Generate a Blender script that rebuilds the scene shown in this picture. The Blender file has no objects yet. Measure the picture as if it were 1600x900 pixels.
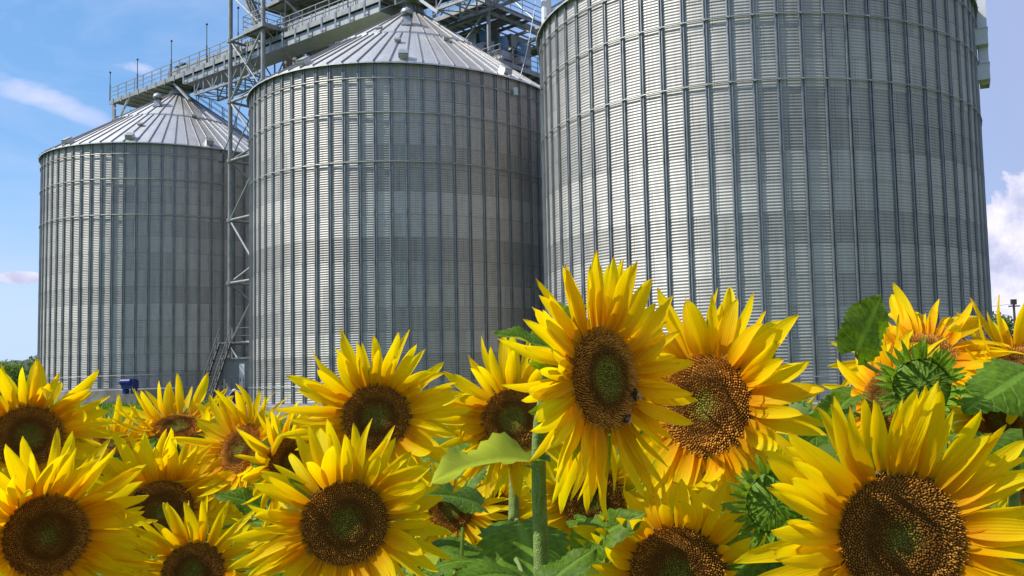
import bpy, math, random
import numpy as np
from mathutils import Vector, Matrix
R_ = math.radians
PI = math.pi
rng = random.Random(11)
sc = bpy.context.scene
col = sc.collection

# ------------------------------------------------------------------ camera
FPX, PITCH, ROLL, SHX, SHY, CAMZ = 1400.2, .071, -.031, 217.3, 34.1, 1.65
_c, _s, _cr, _sr = math.cos(PITCH), math.sin(PITCH), math.cos(ROLL), math.sin(ROLL)
FWD = Vector((0, _c, _s)); _U = Vector((0, -_s, _c)); _X = Vector((1, 0, 0))
RGT = _cr*_X + _sr*_U; UPV = -_sr*_X + _cr*_U
CAM = Vector((0, 0, CAMZ))
cd = bpy.data.cameras.new('camera'); cam = bpy.data.objects.new('camera', cd); col.objects.link(cam)
cd.sensor_width = 36; cd.lens = 36*FPX/1600
cd.shift_x = -SHX/1600; cd.shift_y = SHY/1600
cd.clip_start = .05; cd.clip_end = 20000
m = Matrix.Identity(4)
for i in range(3):
    m[i][0], m[i][1], m[i][2], m[i][3] = RGT[i], UPV[i], -FWD[i], CAM[i]
cam.matrix_world = m
sc.camera = cam

def ray(px, py): return FWD + RGT*((px-800-SHX)/FPX) - UPV*((py-450-SHY)/FPX)
def at(px, py, d): return CAM + ray(px, py)*d          # point at depth d metres
def at_y(px, py, Y):
    r = ray(px, py); return CAM + r*(Y/r.y)

# ------------------------------------------------------------------ sky, sun, exposure
SUN_EL = R_(47); SUN_DIR = Vector((-.95, -.25, 0)).normalized()*math.cos(SUN_EL) + Vector((0, 0, math.sin(SUN_EL)))
w = bpy.data.worlds.new('World'); sc.world = w; w.use_nodes = True
nt = w.node_tree; nt.nodes.clear()
def N(t, ty, **kw):
    n = t.nodes.new(ty)
    for k, v in kw.items(): setattr(n, k, v)
    return n
def mathn(t, op, a, b=None, c=None, clamp=False):
    n = N(t, 'ShaderNodeMath', operation=op); n.use_clamp = clamp
    for i, v in enumerate((a, b, c)):
        if v is None: continue
        if isinstance(v, (int, float)): n.inputs[i].default_value = v
        else: t.links.new(v, n.inputs[i])
    return n.outputs[0]
def mixc(t, f, a, b, mode='MIX'):
    n = N(t, 'ShaderNodeMix', data_type='RGBA', blend_type=mode)
    for idx, v in ((0, f), (6, a), (7, b)):
        if isinstance(v, (int, float)): n.inputs[idx].default_value = v
        elif isinstance(v, (tuple, list)): n.inputs[idx].default_value = (*v[:3], 1)
        else: t.links.new(v, n.inputs[idx])
    return n.outputs[2]
def ramp(t, fac, stops):
    n = N(t, 'ShaderNodeValToRGB'); e = n.color_ramp.elements
    while len(e) < len(stops): e.new(.5)
    for el, (p, c_) in zip(e, stops):
        el.position = p; el.color = (*c_, 1) if isinstance(c_, (tuple, list)) else (c_, c_, c_, 1)
    t.links.new(fac, n.inputs[0]); return n.outputs[0]
def noise(t, vec, scale, detail=4, rough=.55, dist=0.):
    n = N(t, 'ShaderNodeTexNoise'); n.inputs['Scale'].default_value = scale; n.inputs['Detail'].default_value = detail
    n.inputs['Roughness'].default_value = rough; n.inputs['Distortion'].default_value = dist
    if vec is not None: t.links.new(vec, n.inputs['Vector'])
    return n.outputs[0]
sky = N(nt, 'ShaderNodeTexSky', sky_type='NISHITA'); sky.sun_disc = False
sky.sun_elevation = SUN_EL; sky.sun_rotation = math.atan2(SUN_DIR.x, SUN_DIR.y)
sky.air_density = 1.0; sky.dust_density = .6; sky.ozone_density = 2.5
tc = N(nt, 'ShaderNodeTexCoord'); sep = N(nt, 'ShaderNodeSeparateXYZ'); nt.links.new(tc.outputs['Generated'], sep.inputs[0])
az = mathn(nt, 'ARCTAN2', sep.outputs[0], sep.outputs[1]); el = mathn(nt, 'ARCSINE', sep.outputs[2])
cmb = N(nt, 'ShaderNodeCombineXYZ'); nt.links.new(az, cmb.inputs[0]); nt.links.new(el, cmb.inputs[1])
def azel(px, py):
    r = ray(px, py).normalized(); return math.atan2(r.x, r.y), math.asin(r.z)
def blob(px, py, sx, sy, tilt=0):      # soft mask of a cloud that stands at one azimuth and elevation
    a0, e0 = azel(px, py)
    da = mathn(nt, 'SUBTRACT', az, a0); de = mathn(nt, 'SUBTRACT', el, e0)
    de2 = mathn(nt, 'ADD', de, mathn(nt, 'MULTIPLY', da, tilt))
    q = mathn(nt, 'ADD', mathn(nt, 'POWER', mathn(nt, 'ABSOLUTE', mathn(nt, 'DIVIDE', da, sx)), 2),
              mathn(nt, 'POWER', mathn(nt, 'ABSOLUTE', mathn(nt, 'DIVIDE', de2, sy)), 2))
    return mathn(nt, 'SUBTRACT', 1.0, q)
mp = N(nt, 'ShaderNodeMapping'); mp.inputs['Scale'].default_value = (1, 2.2, 1); nt.links.new(cmb.outputs[0], mp.inputs[0])
nz_fine = noise(nt, cmb.outputs[0], 16, 7, .6, .3)
nz_big = noise(nt, mp.outputs[0], 5.0, 6, .6, .6)
cum = blob(1650, 425, .108, .135)
cum2 = blob(36, 433, .020, .007)
cum3 = blob(20, 500, .06, .05)
cumL = mathn(nt, 'MAXIMUM', cum, cum2)
cumf = mathn(nt, 'ADD', mathn(nt, 'MULTIPLY', cumL, .9), mathn(nt, 'MULTIPLY', mathn(nt, 'SUBTRACT', nz_fine, .5), 2.6))
cum_mask = ramp(nt, cumf, [(.32, 0), (.46, 1)])
stf = mathn(nt, 'ADD', mathn(nt, 'MULTIPLY', blob(85, 158, .12, .017, .30), .52), mathn(nt, 'MULTIPLY', mathn(nt, 'SUBTRACT', nz_big, .5), 2.2))
st2 = mathn(nt, 'ADD', mathn(nt, 'MULTIPLY', blob(225, 108, .028, .007, .1), .42), mathn(nt, 'MULTIPLY', mathn(nt, 'SUBTRACT', nz_fine, .5), 2.4))
st_mask = ramp(nt, mathn(nt, 'MAXIMUM', stf, st2), [(.25, 0), (1.0, .75)])
veil = ramp(nt, nz_big, [(.42, 0), (.72, .55)])
rightside = mathn(nt, 'MULTIPLY_ADD', az, 2.2, -.05, True)         # thin high cloud thickens to the east
veil_r = mathn(nt, 'MULTIPLY', rightside, .92)
veil_all = mathn(nt, 'MAXIMUM', veil, veil_r)
veil_col = mixc(nt, rightside, (4.1, 4.9, 7.4), (3.2, 3.55, 5.4))
low = ramp(nt, mathn(nt, 'MULTIPLY', el, 2.2), [(0, .85), (.48, 0)])
hs = N(nt, 'ShaderNodeHueSaturation'); hs.inputs['Saturation'].default_value = 1.28; hs.inputs['Value'].default_value = 1.0
nt.links.new(sky.outputs[0], hs.inputs['Color'])
c0 = mixc(nt, low, hs.outputs[0], (4.6, 5.6, 7.4))
c1 = mixc(nt, veil_all, mixc(nt, .35, c0, (2.6, 4.9, 8.6)), veil_col)
c2 = mixc(nt, mathn(nt, 'MULTIPLY', mathn(nt, 'ADD', cum3, nz_big), .42, None, True), c1, mixc(nt, rightside, (4.6, 5.6, 7.8), (3.6, 4.0, 5.8)))
c3 = mixc(nt, st_mask, c2, (7.6, 7.0, 8.6))
shade = ramp(nt, noise(nt, cmb.outputs[0], 26, 5, .6), [(.34, (4.3, 4.5, 6.2)), (.66, (7.6, 7.3, 8.4))])
c4 = mixc(nt, cum_mask, c3, shade)
bg = N(nt, 'ShaderNodeBackground'); bg.inputs[1].default_value = .10
out = N(nt, 'ShaderNodeOutputWorld'); nt.links.new(c4, bg.inputs[0]); nt.links.new(bg.outputs[0], out.inputs[0])
sd = bpy.data.lights.new('sun', 'SUN'); sd.energy = 3.9; sd.angle = R_(.5); sd.color = (1, .95, .86)
so = bpy.data.objects.new('sun', sd); col.objects.link(so); so.rotation_euler = SUN_DIR.to_track_quat('Z', 'Y').to_euler()
so.location = (0, 0, 60)
vs = sc.view_settings; vs.view_transform = 'Standard'; vs.look = 'None'; vs.gamma = 1; vs.exposure = 0.5; vs.use_curve_mapping = False
sc.cycles.max_bounces = 8; sc.cycles.transparent_max_bounces = 6; sc.cycles.use_denoising = True

# ------------------------------------------------------------------ materials
def mat(name):
    m_ = bpy.data.materials.new(name); m_.use_nodes = True; t = m_.node_tree
    b = t.nodes['Principled BSDF']; return m_, t, b
def objco(t):
    n = N(t, 'ShaderNodeTexCoord'); return n.outputs['Object']
def bump(t, b, h, strength=.3, dist=.01):
    n = N(t, 'ShaderNodeBump'); n.inputs['Strength'].default_value = strength; n.inputs['Distance'].default_value = dist
    t.links.new(h, n.inputs['Height']); t.links.new(n.outputs[0], b.inputs['Normal'])
def steel(name, base, rough, metal=.9, var=.25, scale=2.0):
    m_, t, b = mat(name); oc = objco(t)
    n1 = noise(t, oc, scale, 5); n2 = noise(t, oc, scale*9, 3)
    f = mathn(t, 'ADD', mathn(t, 'MULTIPLY', n1, .7), mathn(t, 'MULTIPLY', n2, .3))
    lo = tuple(c*(1-var) for c in base); hi = tuple(min(1, c*(1+var)) for c in base)
    t.links.new(ramp(t, f, [(.3, lo), (.7, hi)]), b.inputs['Base Color'])
    b.inputs['Metallic'].default_value = metal
    t.links.new(mathn(t, 'MULTIPLY_ADD', n2, .25, rough-.12), b.inputs['Roughness'])
    return m_
def sheet_steel():
    """galvanised wall sheets: 24 round the silo, laid in staggered rows, each rolled from its own coil"""
    m_, t, b = mat('galvanised_sheet'); tcn = N(t, 'ShaderNodeTexCoord')
    sp = N(t, 'ShaderNodeSeparateXYZ'); t.links.new(tcn.outputs['Object'], sp.inputs[0])
    ang = mathn(t, 'DIVIDE', mathn(t, 'ARCTAN2', sp.outputs[1], sp.outputs[0]), 2*PI/24)
    row = mathn(t, 'DIVIDE', sp.outputs[2], 1.17); fr = mathn(t, 'FLOOR', row)
    ang2 = mathn(t, 'ADD', ang, mathn(t, 'MULTIPLY', mathn(t, 'MODULO', fr, 2), .33))
    fa = mathn(t, 'FLOOR', ang2)
    cb = N(t, 'ShaderNodeCombineXYZ'); t.links.new(fa, cb.inputs[0]); t.links.new(fr, cb.inputs[1])
    oi = N(t, 'ShaderNodeObjectInfo'); t.links.new(oi.outputs['Random'], cb.inputs[2])
    wn = N(t, 'ShaderNodeTexWhiteNoise'); t.links.new(cb.outputs[0], wn.inputs[0])
    cb2 = N(t, 'ShaderNodeCombineXYZ'); t.links.new(fr, cb2.inputs[1]); t.links.new(oi.outputs['Random'], cb2.inputs[2])
    wr = N(t, 'ShaderNodeTexWhiteNoise'); t.links.new(cb2.outputs[0], wr.inputs[0])
    spang = noise(t, tcn.outputs['Object'], 3.0, 6, .65)
    mpp = N(t, 'ShaderNodeMapping'); mpp.inputs['Scale'].default_value = (3, 3, .12); t.links.new(tcn.outputs['Object'], mpp.inputs[0])
    streak = noise(t, mpp.outputs[0], 2.2, 5, .6)
    v = mathn(t, 'ADD', mathn(t, 'MULTIPLY', wn.outputs[0], .08), mathn(t, 'MULTIPLY', wr.outputs[0], .15))
    v = mathn(t, 'ADD', v, mathn(t, 'MULTIPLY', spang, .16)); v = mathn(t, 'ADD', v, mathn(t, 'MULTIPLY', streak, .24))
    v = mathn(t, 'ADD', v, .11)
    # lap seams with their bolt rows
    d1 = mathn(t, 'ABSOLUTE', mathn(t, 'SUBTRACT', mathn(t, 'FRACT', row), .5)); seam = mathn(t, 'GREATER_THAN', d1, .487)
    d2 = mathn(t, 'ABSOLUTE', mathn(t, 'SUBTRACT', mathn(t, 'FRACT', ang2), .5)); seam2 = mathn(t, 'GREATER_THAN', d2, .494)
    bolt_z = mathn(t, 'GREATER_THAN', mathn(t, 'FRACT', mathn(t, 'DIVIDE', sp.outputs[2], .12)), .55)
    d3 = mathn(t, 'LESS_THAN', mathn(t, 'ABSOLUTE', mathn(t, 'SUBTRACT', d2, .46)), .006)
    bolts = mathn(t, 'MULTIPLY', bolt_z, d3)
    sm = mathn(t, 'MAXIMUM', mathn(t, 'MAXIMUM', seam, seam2), bolts)
    k = mathn(t, 'SUBTRACT', 1, mathn(t, 'MULTIPLY', sm, .38)); v = mathn(t, 'MULTIPLY', v, k)
    cc = N(t, 'ShaderNodeCombineColor'); t.links.new(v, cc.inputs[0]); t.links.new(mathn(t, 'MULTIPLY', v, .95), cc.inputs[1]); t.links.new(mathn(t, 'MULTIPLY', v, .90), cc.inputs[2])
    mr = N(t, 'ShaderNodeMapping'); mr.inputs['Scale'].default_value = (5, 5, .16); t.links.new(tcn.outputs['Object'], mr.inputs[0])
    rust = ramp(t, noise(t, mr.outputs[0], 1.7, 6, .65), [(.60, 0), (.76, .30)])
    t.links.new(mixc(t, rust, cc.outputs[0], (.24, .185, .13)), b.inputs['Base Color'])
    b.inputs['Metallic'].default_value = .62
    t.links.new(mathn(t, 'MULTIPLY_ADD', wr.outputs[0], .10, mathn(t, 'MULTIPLY_ADD', spang, .16, .47)), b.inputs['Roughness'])
    return m_
M = {}
M['sheet'] = sheet_steel()
M['rib'] = steel('galvanised_stiffener', (.27, .28, .28), .52, .7, .25, 1.5)
M['roof'] = steel('galvanised_roof', (.60, .59, .58), .5, .75, .12, .9)
M['seam'] = steel('roof_seam_steel', (.30, .30, .30), .5, .8, .15)
M['pipe'] = steel('galvanised_tube', (.38, .39, .39), .5, .75, .2)
M['frame'] = steel('weathered_frame_steel', (.27, .28, .28), .6, .6, .3)
M['ring'] = steel('dull_galvanised_ring', (.36, .37, .36), .55, .7, .2)
M['dark'] = steel('dark_steel_and_stair_shade', (.09, .095, .10), .7, .25, .3)  # dark steel parts; on the access stair the tone stands in for shade
M['pale'] = steel('pale_painted_steel', (.62, .62, .63), .5, .1, .08)
def plain(name, base, rough=.6, metal=0., var=.15, scale=6, bmp=0):
    m_, t, b = mat(name); oc = objco(t); n1 = noise(t, oc, scale, 5)
    t.links.new(ramp(t, n1, [(.3, tuple(c*(1-var) for c in base)), (.7, tuple(min(1, c*(1+var)) for c in base))]), b.inputs['Base Color'])
    b.inputs['Roughness'].default_value = rough; b.inputs['Metallic'].default_value = metal
    if bmp: bump(t, b, noise(t, oc, scale*4, 4), bmp, .02)
    return m_
M['concrete'] = plain('weathered_concrete', (.27, .25, .22), .9, 0, .4, 1.3, .4)
M['blue'] = plain('blue_paint', (.010, .025, .20), .4)
M['navy'] = plain('navy_blue_paint', (.02, .015, .20), .35)
M['teal'] = plain('blue_motor_paint', (.08, .17, .27), .45)
M['greenm'] = plain('dark_green_motor_paint', (.02, .07, .05), .45)
M['grey'] = plain('grey_painted_panel', (.24, .25, .26), .6)
M['white'] = plain('white_painted_door', (.72, .72, .74), .5)
M['bark'] = plain('bark', (.09, .065, .045), .9, 0, .4, 9, .5)
M['pole'] = plain('dark_pole_paint', (.06, .045, .04), .7)

def petal_mat():
    m_, t, b = mat('ray_petal'); uv = N(t, 'ShaderNodeUVMap'); sp = N(t, 'ShaderNodeSeparateXYZ'); t.links.new(uv.outputs[0], sp.inputs[0])
    oi = N(t, 'ShaderNodeObjectInfo')
    mpp = N(t, 'ShaderNodeMapping'); mpp.inputs['Scale'].default_value = (14, 1.2, 1); t.links.new(uv.outputs[0], mpp.inputs[0])
    ad = N(t, 'ShaderNodeVectorMath', operation='ADD'); t.links.new(mpp.outputs[0], ad.inputs[0]); t.links.new(oi.outputs['Random'], ad.inputs[1])
    st = noise(t, ad.outputs[0], 1.0, 3)
    base = ramp(t, sp.outputs[1], [(0.0, (.86, .36, .002)), (.18, (.94, .50, .001)), (.42, (.98, .69, .001)), (.92, (.98, .75, .003)), (1, (.78, .48, .015))])
    c1_ = mixc(t, mathn(t, 'MULTIPLY', ramp(t, st, [(.38, 1), (.55, 0)]), .34), base, (.82, .44, .002))
    hv = N(t, 'ShaderNodeHueSaturation'); t.links.new(c1_, hv.inputs['Color'])
    t.links.new(mathn(t, 'MULTIPLY_ADD', oi.outputs['Random'], .014, .495), hv.inputs['Hue'])
    t.links.new(mathn(t, 'MULTIPLY_ADD', oi.outputs['Random'], .16, .90), hv.inputs['Value'])
    cc = hv.outputs[0]
    t.links.new(cc, b.inputs['Base Color']); b.inputs['Roughness'].default_value = .55
    b.inputs['Specular IOR Level'].default_value = .10
    wv = mathn(t, 'SINE', mathn(t, 'MULTIPLY', sp.outputs[0], 42))
    bump(t, b, mathn(t, 'ADD', mathn(t, 'MULTIPLY', wv, .18), st), .30, .002)
    tr = N(t, 'ShaderNodeBsdfTranslucent'); t.links.new(cc, tr.inputs[0])
    mx = N(t, 'ShaderNodeMixShader'); mx.inputs[0].default_value = .55
    t.links.new(b.outputs[0], mx.inputs[1]); t.links.new(tr.outputs[0], mx.inputs[2])
    t.links.new(mx.outputs[0], t.nodes['Material Output'].inputs[0]); return m_
def leaf_mat(name, base, back=None, trans=.3):
    m_, t, b = mat(name); uv = N(t, 'ShaderNodeUVMap'); sp = N(t, 'ShaderNodeSeparateXYZ'); t.links.new(uv.outputs[0], sp.inputs[0])
    oi = N(t, 'ShaderNodeObjectInfo'); oc = objco(t)
    x = mathn(t, 'ABSOLUTE', sp.outputs[0])
    mid = ramp(t, x, [(.03, 1), (.09, 0)])
    side = mathn(t, 'FRACT', mathn(t, 'SUBTRACT', mathn(t, 'MULTIPLY', sp.outputs[1], 7), mathn(t, 'MULTIPLY', x, 2.6)))
    sv = ramp(t, mathn(t, 'ABSOLUTE', mathn(t, 'SUBTRACT', side, .5)), [(.03, 1), (.10, 0)])
    vein = mathn(t, 'MAXIMUM', mid, mathn(t, 'MULTIPLY', sv, .6))
    nz = noise(t, oc, 14, 5)
    g = ramp(t, nz, [(.3, tuple(c*.62 for c in base)), (.7, tuple(c*1.35 for c in base))])
    g = mixc(t, ramp(t, noise(t, oc, 38, 3), [(.62, 0), (.72, .55)]), g, (base[0]*2.4, base[1]*1.35, base[2]*1.5))
    g = mixc(t, mathn(t, 'MULTIPLY', vein, .55), g, tuple(min(1, c*1.9+.03) for c in base))
    ge = N(t, 'ShaderNodeNewGeometry')
    bk = back or tuple(c*1.7+.03 for c in base)
    g = mixc(t, ge.outputs['Backfacing'], g, mixc(t, mathn(t, 'MULTIPLY', vein, .5), bk, tuple(c*1.3 for c in bk)))
    hv = N(t, 'ShaderNodeHueSaturation'); t.links.new(g, hv.inputs['Color'])
    t.links.new(mathn(t, 'MULTIPLY_ADD', oi.outputs['Random'], .4, .8), hv.inputs['Value'])
    t.links.new(hv.outputs[0], b.inputs['Base Color']); b.inputs['Roughness'].default_value = .5; b.inputs['Specular IOR Level'].default_value = .22
    bump(t, b, mathn(t, 'SUBTRACT', mathn(t, 'MULTIPLY', nz, .5), vein), .5, .004)
    tr = N(t, 'ShaderNodeBsdfTranslucent'); t.links.new(mixc(t, 1, hv.outputs[0], (1.9, 1.7, .5), 'MULTIPLY'), tr.inputs[0])
    mx = N(t, 'ShaderNodeMixShader'); mx.inputs[0].default_value = trans
    t.links.new(b.outputs[0], mx.inputs[1]); t.links.new(tr.outputs[0], mx.inputs[2])
    t.links.new(mx.outputs[0], t.nodes['Material Output'].inputs[0]); return m_
M['petal'] = petal_mat()
M['leaf'] = leaf_mat('sunflower_leaf', (.105, .20, .012), (.24, .30, .09), .46)
M['bract'] = leaf_mat('green_bract', (.17, .29, .02), (.16, .30, .06), .3)
M['treeleaf'] = leaf_mat('tree_leaf', (.07, .12, .02), None, .3)
def stem_mat():
    m_, t, b = mat('hairy_stem'); oc = objco(t)
    n1 = noise(t, oc, 60, 4); n2 = noise(t, oc, 500, 2)
    t.links.new(mixc(t, ramp(t, n2, [(.5, 0), (.7, .5)]), ramp(t, n1, [(.3, (.13, .21, .02)), (.7, (.24, .34, .05))]), (.35, .45, .18)), b.inputs['Base Color'])
    b.inputs['Roughness'].default_value = .6; b.inputs['Sheen Weight'].default_value = .12
    bump(t, b, mathn(t, 'ADD', n2, n1), .9, .004); return m_
M['stem'] = stem_mat()
def attr_mat(name, rough=.8):
    m_, t, b = mat(name); a = N(t, 'ShaderNodeAttribute', attribute_name='Col'); oc = objco(t)
    t.links.new(mixc(t, ramp(t, noise(t, oc, 5, 4), [(.40, 0), (.75, .35)]), a.outputs['Color'], (.06, .022, .006)), b.inputs['Base Color'])
    b.inputs['Roughness'].default_value = rough; b.inputs['Specular IOR Level'].default_value = .04; return m_
M['floret'] = attr_mat('disc_florets')
M['bee'] = plain('dark_bee_fuzz', (.03, .018, .008), .8, 0, .6, 300)
def wing_mat():
    m_, t, b = mat('bee_wing'); b.inputs['Base Color'].default_value = (.3, .27, .2, 1); b.inputs['Roughness'].default_value = .3
    b.inputs['Alpha'].default_value = .5; return m_
M['wing'] = wing_mat()
def grass_mat():
    m_, t, b = mat('meadow_ground'); oc = objco(t)
    n1 = noise(t, oc, .15, 6, .65); n2 = noise(t, oc, 3.0, 6, .7)
    g = mixc(t, n2, (.04, .085, .008), (.12, .18, .02))
    g = mixc(t, ramp(t, n1, [(.5, 0), (.7, .7)]), g, (.14, .13, .05))
    t.links.new(g, b.inputs['Base Color']); b.inputs['Roughness'].default_value = .95; b.inputs['Specular IOR Level'].default_value = .05
    bump(t, b, n2, .8, .05); return m_
M['ground'] = grass_mat()
M['hill'] = plain('wooded_hill', (.05, .075, .05), .95, 0, .45, .03)
M['blade'] = leaf_mat('grass_blade', (.09, .18, .012), None, .3)
M['gravel'] = plain('pale_gravel', (.30, .28, .25), .95, 0, .3, 8, .5)

# ------------------------------------------------------------------ mesh helpers
class MB:
    def __init__(s): s.v = []; s.f = []; s.mi = []; s.uv = None; s.ms = 0
    def face(s, ids): s.f.append(tuple(ids)); s.mi.append(s.ms)
    def box(s, c, size, ax=None):
        """axis aligned or framed box: centre c, full sizes, ax = (x,y,z) unit vectors"""
        ax = ax or (Vector((1, 0, 0)), Vector((0, 1, 0)), Vector((0, 0, 1)))
        c = Vector(c); n = len(s.v)
        for k in range(8):
            sg = [(1 if k >> i & 1 else -1)*.5*size[i] for i in range(3)]
            s.v.append(c + ax[0]*sg[0] + ax[1]*sg[1] + ax[2]*sg[2])
        for q in ((0, 2, 3, 1), (4, 5, 7, 6), (0, 1, 5, 4), (2, 6, 7, 3), (0, 4, 6, 2), (1, 3, 7, 5)): s.face([n+i for i in q])
        return s
    def bar(s, a, b, wd, ht=None, up=Vector((0, 0, 1))):
        a, b = Vector(a), Vector(b); d = b-a; L = d.length; d.normalize()
        if abs(d.dot(up)) > .98: up = Vector((1, 0, 0))
        x = d.cross(up).normalized(); z = x.cross(d)
        return s.box((a+b)/2, (wd, L, ht or wd), (x, d, z))
    def tube(s, pts, r, n=8, caps=True):
        pts = [Vector(p) for p in pts]; k = len(pts); rs = r if isinstance(r, (list, tuple)) else [r]*k
        b0 = len(s.v); prev = None
        for i, p in enumerate(pts):
            d = (pts[min(i+1, k-1)]-pts[max(i-1, 0)]).normalized()
            if prev is None:
                x = d.orthogonal().normalized()
            else:
                x = (prev - d*prev.dot(d)).normalized()
            prev = x; y = d.cross(x)
            for j in range(n):
                a = 2*PI*j/n; s.v.append(p + (x*math.cos(a)+y*math.sin(a))*rs[i])
        for i in range(k-1):
            for j in range(n):
                s.face((b0+i*n+j, b0+i*n+(j+1) % n, b0+(i+1)*n+(j+1) % n, b0+(i+1)*n+j))
        if caps:
            s.face([b0+j for j in range(n)][::-1]); s.face([b0+(k-1)*n+j for j in range(n)])
        return s
    def lathe(s, prof, n=24, c=(0, 0, 0), ax=None):
        c = Vector(c); ax = ax or (Vector((1, 0, 0)), Vector((0, 1, 0)), Vector((0, 0, 1))); b0 = len(s.v)
        for r, z in prof:
            for j in range(n):
                a = 2*PI*j/n; s.v.append(c + ax[0]*r*math.cos(a)+ax[1]*r*math.sin(a)+ax[2]*z)
        for i in range(len(prof)-1):
            for j in range(n):
                s.face((b0+i*n+j, b0+i*n+(j+1) % n, b0+(i+1)*n+(j+1) % n, b0+(i+1)*n+j))
        return s
    def mesh(s, name, mats, smooth=False, uvs=None, cols=None):
        me = bpy.data.meshes.new(name); me.from_pydata([tuple(v) for v in s.v], [], s.f)
        for mm in (mats if isinstance(mats, (list, tuple)) else [mats]): me.materials.append(mm)
        if any(s.mi): me.polygons.foreach_set('material_index', s.mi)
        if smooth: me.polygons.foreach_set('use_smooth', [True]*len(s.f))
        if uvs is not None:
            ul = me.uv_layers.new(name='UVMap'); li = np.empty(len(me.loops), int); me.loops.foreach_get('vertex_index', li)
            ul.data.foreach_set('uv', np.asarray(uvs, float)[li].ravel())
        if cols is not None:
            a = me.color_attributes.new('Col', 'FLOAT_COLOR', 'POINT'); a.data.foreach_set('color', np.asarray(cols, float).ravel())
        me.update(); return me
    def build(s, name, mats, parent=None, W=None, smooth=False, **kw):
        return link(name, s.mesh(name, mats, smooth, **kw), parent, W)
WM = {}
def link(name, me, parent=None, W=None):
    """W = world matrix of the new object (identity: mesh is in world coordinates)"""
    o = bpy.data.objects.new(name, me); col.objects.link(o)
    W = W or Matrix.Identity(4); WM[o] = W
    if parent is not None:
        o.parent = parent; o.matrix_parent_inverse = WM[parent].inverted(); o.matrix_basis = W
    else: o.matrix_basis = W
    return o
def tag(o, label=None, cat=None, group=None, kind=None):
    if label: o['label'] = label
    if cat: o['category'] = cat
    if group: o['group'] = group
    if kind: o['kind'] = kind
    return o
def thing(name, label, cat, loc, group=None):
    o = link(name, None, None, Matrix.Translation(Vector(loc))); o.empty_display_size = .2
    return tag(o, label, cat, group)
def frame(o, x, y, z):
    mm = Matrix.Identity(4)
    for i in range(3): mm[i][0], mm[i][1], mm[i][2], mm[i][3] = x[i], y[i], z[i], o[i]
    return mm
def sstep(a, b, x):
    t = min(1, max(0, (x-a)/(b-a))); return t*t*(3-2*t)

# ------------------------------------------------------------------ setting
SILO = {'L': (-37.153, 70.161, 9.0, 1.082), 'M': (-13.971, 53.158, 9.0, 0.0), 'R': (5.325, 43.077, 10.287, -.195)}
Z_BASE, Z_R1, Z_R2, Z_R3, Z_EAVE, Z_APEX = .63, 16.913, 15.156, 12.646, 17.824, 24.2
def gh(x, y):      # the yard rises gently towards the far silo
    d = math.hypot(x-SILO['L'][0], y-SILO['L'][1]); return .62*(1-sstep(10.5, 22, d))
g = MB(); xs = sorted(set([-3000, -1500, -700, -300, -150, -90] + [-75+i*1.5 for i in range(90)] + [65, 90, 150, 300, 700, 1500, 3000]))
ys = sorted(set([-1500, -400, -100, -30, -8] + [i*1.5 for i in range(66)] + [105, 120, 150, 250, 500, 900, 1600, 3000]))
for y in ys:
    for x in xs: g.v.append(Vector((x, y, gh(x, y))))
nx = len(xs)
for j in range(len(ys)-1):
    for i in range(nx-1): g.face((j*nx+i, j*nx+i+1, (j+1)*nx+i+1, (j+1)*nx+i))
tag(g.build('ground', M['ground'], smooth=True), 'grassy ground around the silos', None, None, 'structure')
# far wooded hills
def hill(x0, x1, y, hfun, depth, n=60):
    h = MB()
    for i in range(n+1):
        x = x0+(x1-x0)*i/n; t = i/n
        for dy, k in ((-depth, 0), (-depth*.5, .55), (-depth*.15, .92), (0, 1), (depth*.5, .6), (depth, 0)):
            h.v.append(Vector((x + (y+dy)*0, y+dy, hfun(t)*k + (rng.uniform(-1.6, 1.6) if 0 < k else -1))))
    for i in range(n):
        for j in range(5): h.face((i*6+j, (i+1)*6+j, (i+1)*6+j+1, i*6+j+1))
    o = h.build('hill', M['hill'], smooth=False); return tag(o, 'distant dark wooded hill beside the farthest silo', None, None, 'structure')
hill(-900, 80, 700, lambda t: 29*math.sin(PI*min(1, t*1.0+.0))**.5*(.85+.15*math.sin(t*17)), 120, 90)

# grass tufts on the bank in front of the farthest silo
gr = MB(); guv = []
for k in range(5200):
    a = rng.uniform(-2.6, -.4); rr = 10.0+abs(rng.gauss(0, 5)); x = SILO['L'][0]+rr*math.cos(a); y = SILO['L'][1]+rr*math.sin(a)
    b0 = len(gr.v); h = rng.uniform(.12, .4); wd = rng.uniform(.02, .05); q = rng.uniform(0, PI); dx, dy = math.cos(q)*wd, math.sin(q)*wd
    lx, ly = rng.uniform(-.12, .12), rng.uniform(-.12, .12); z = gh(x, y)-.01
    gr.v += [Vector((x-dx, y-dy, z)), Vector((x+dx, y+dy, z)), Vector((x+lx, y+ly, z+h))]; guv += [(-.5, 0), (.5, 0), (0.2, 1)]; gr.face((b0, b0+1, b0+2))
tag(gr.build('grass', M['blade'], uvs=guv), 'tufts of green grass below the farthest silo', 'grass', None, 'stuff')

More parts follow.
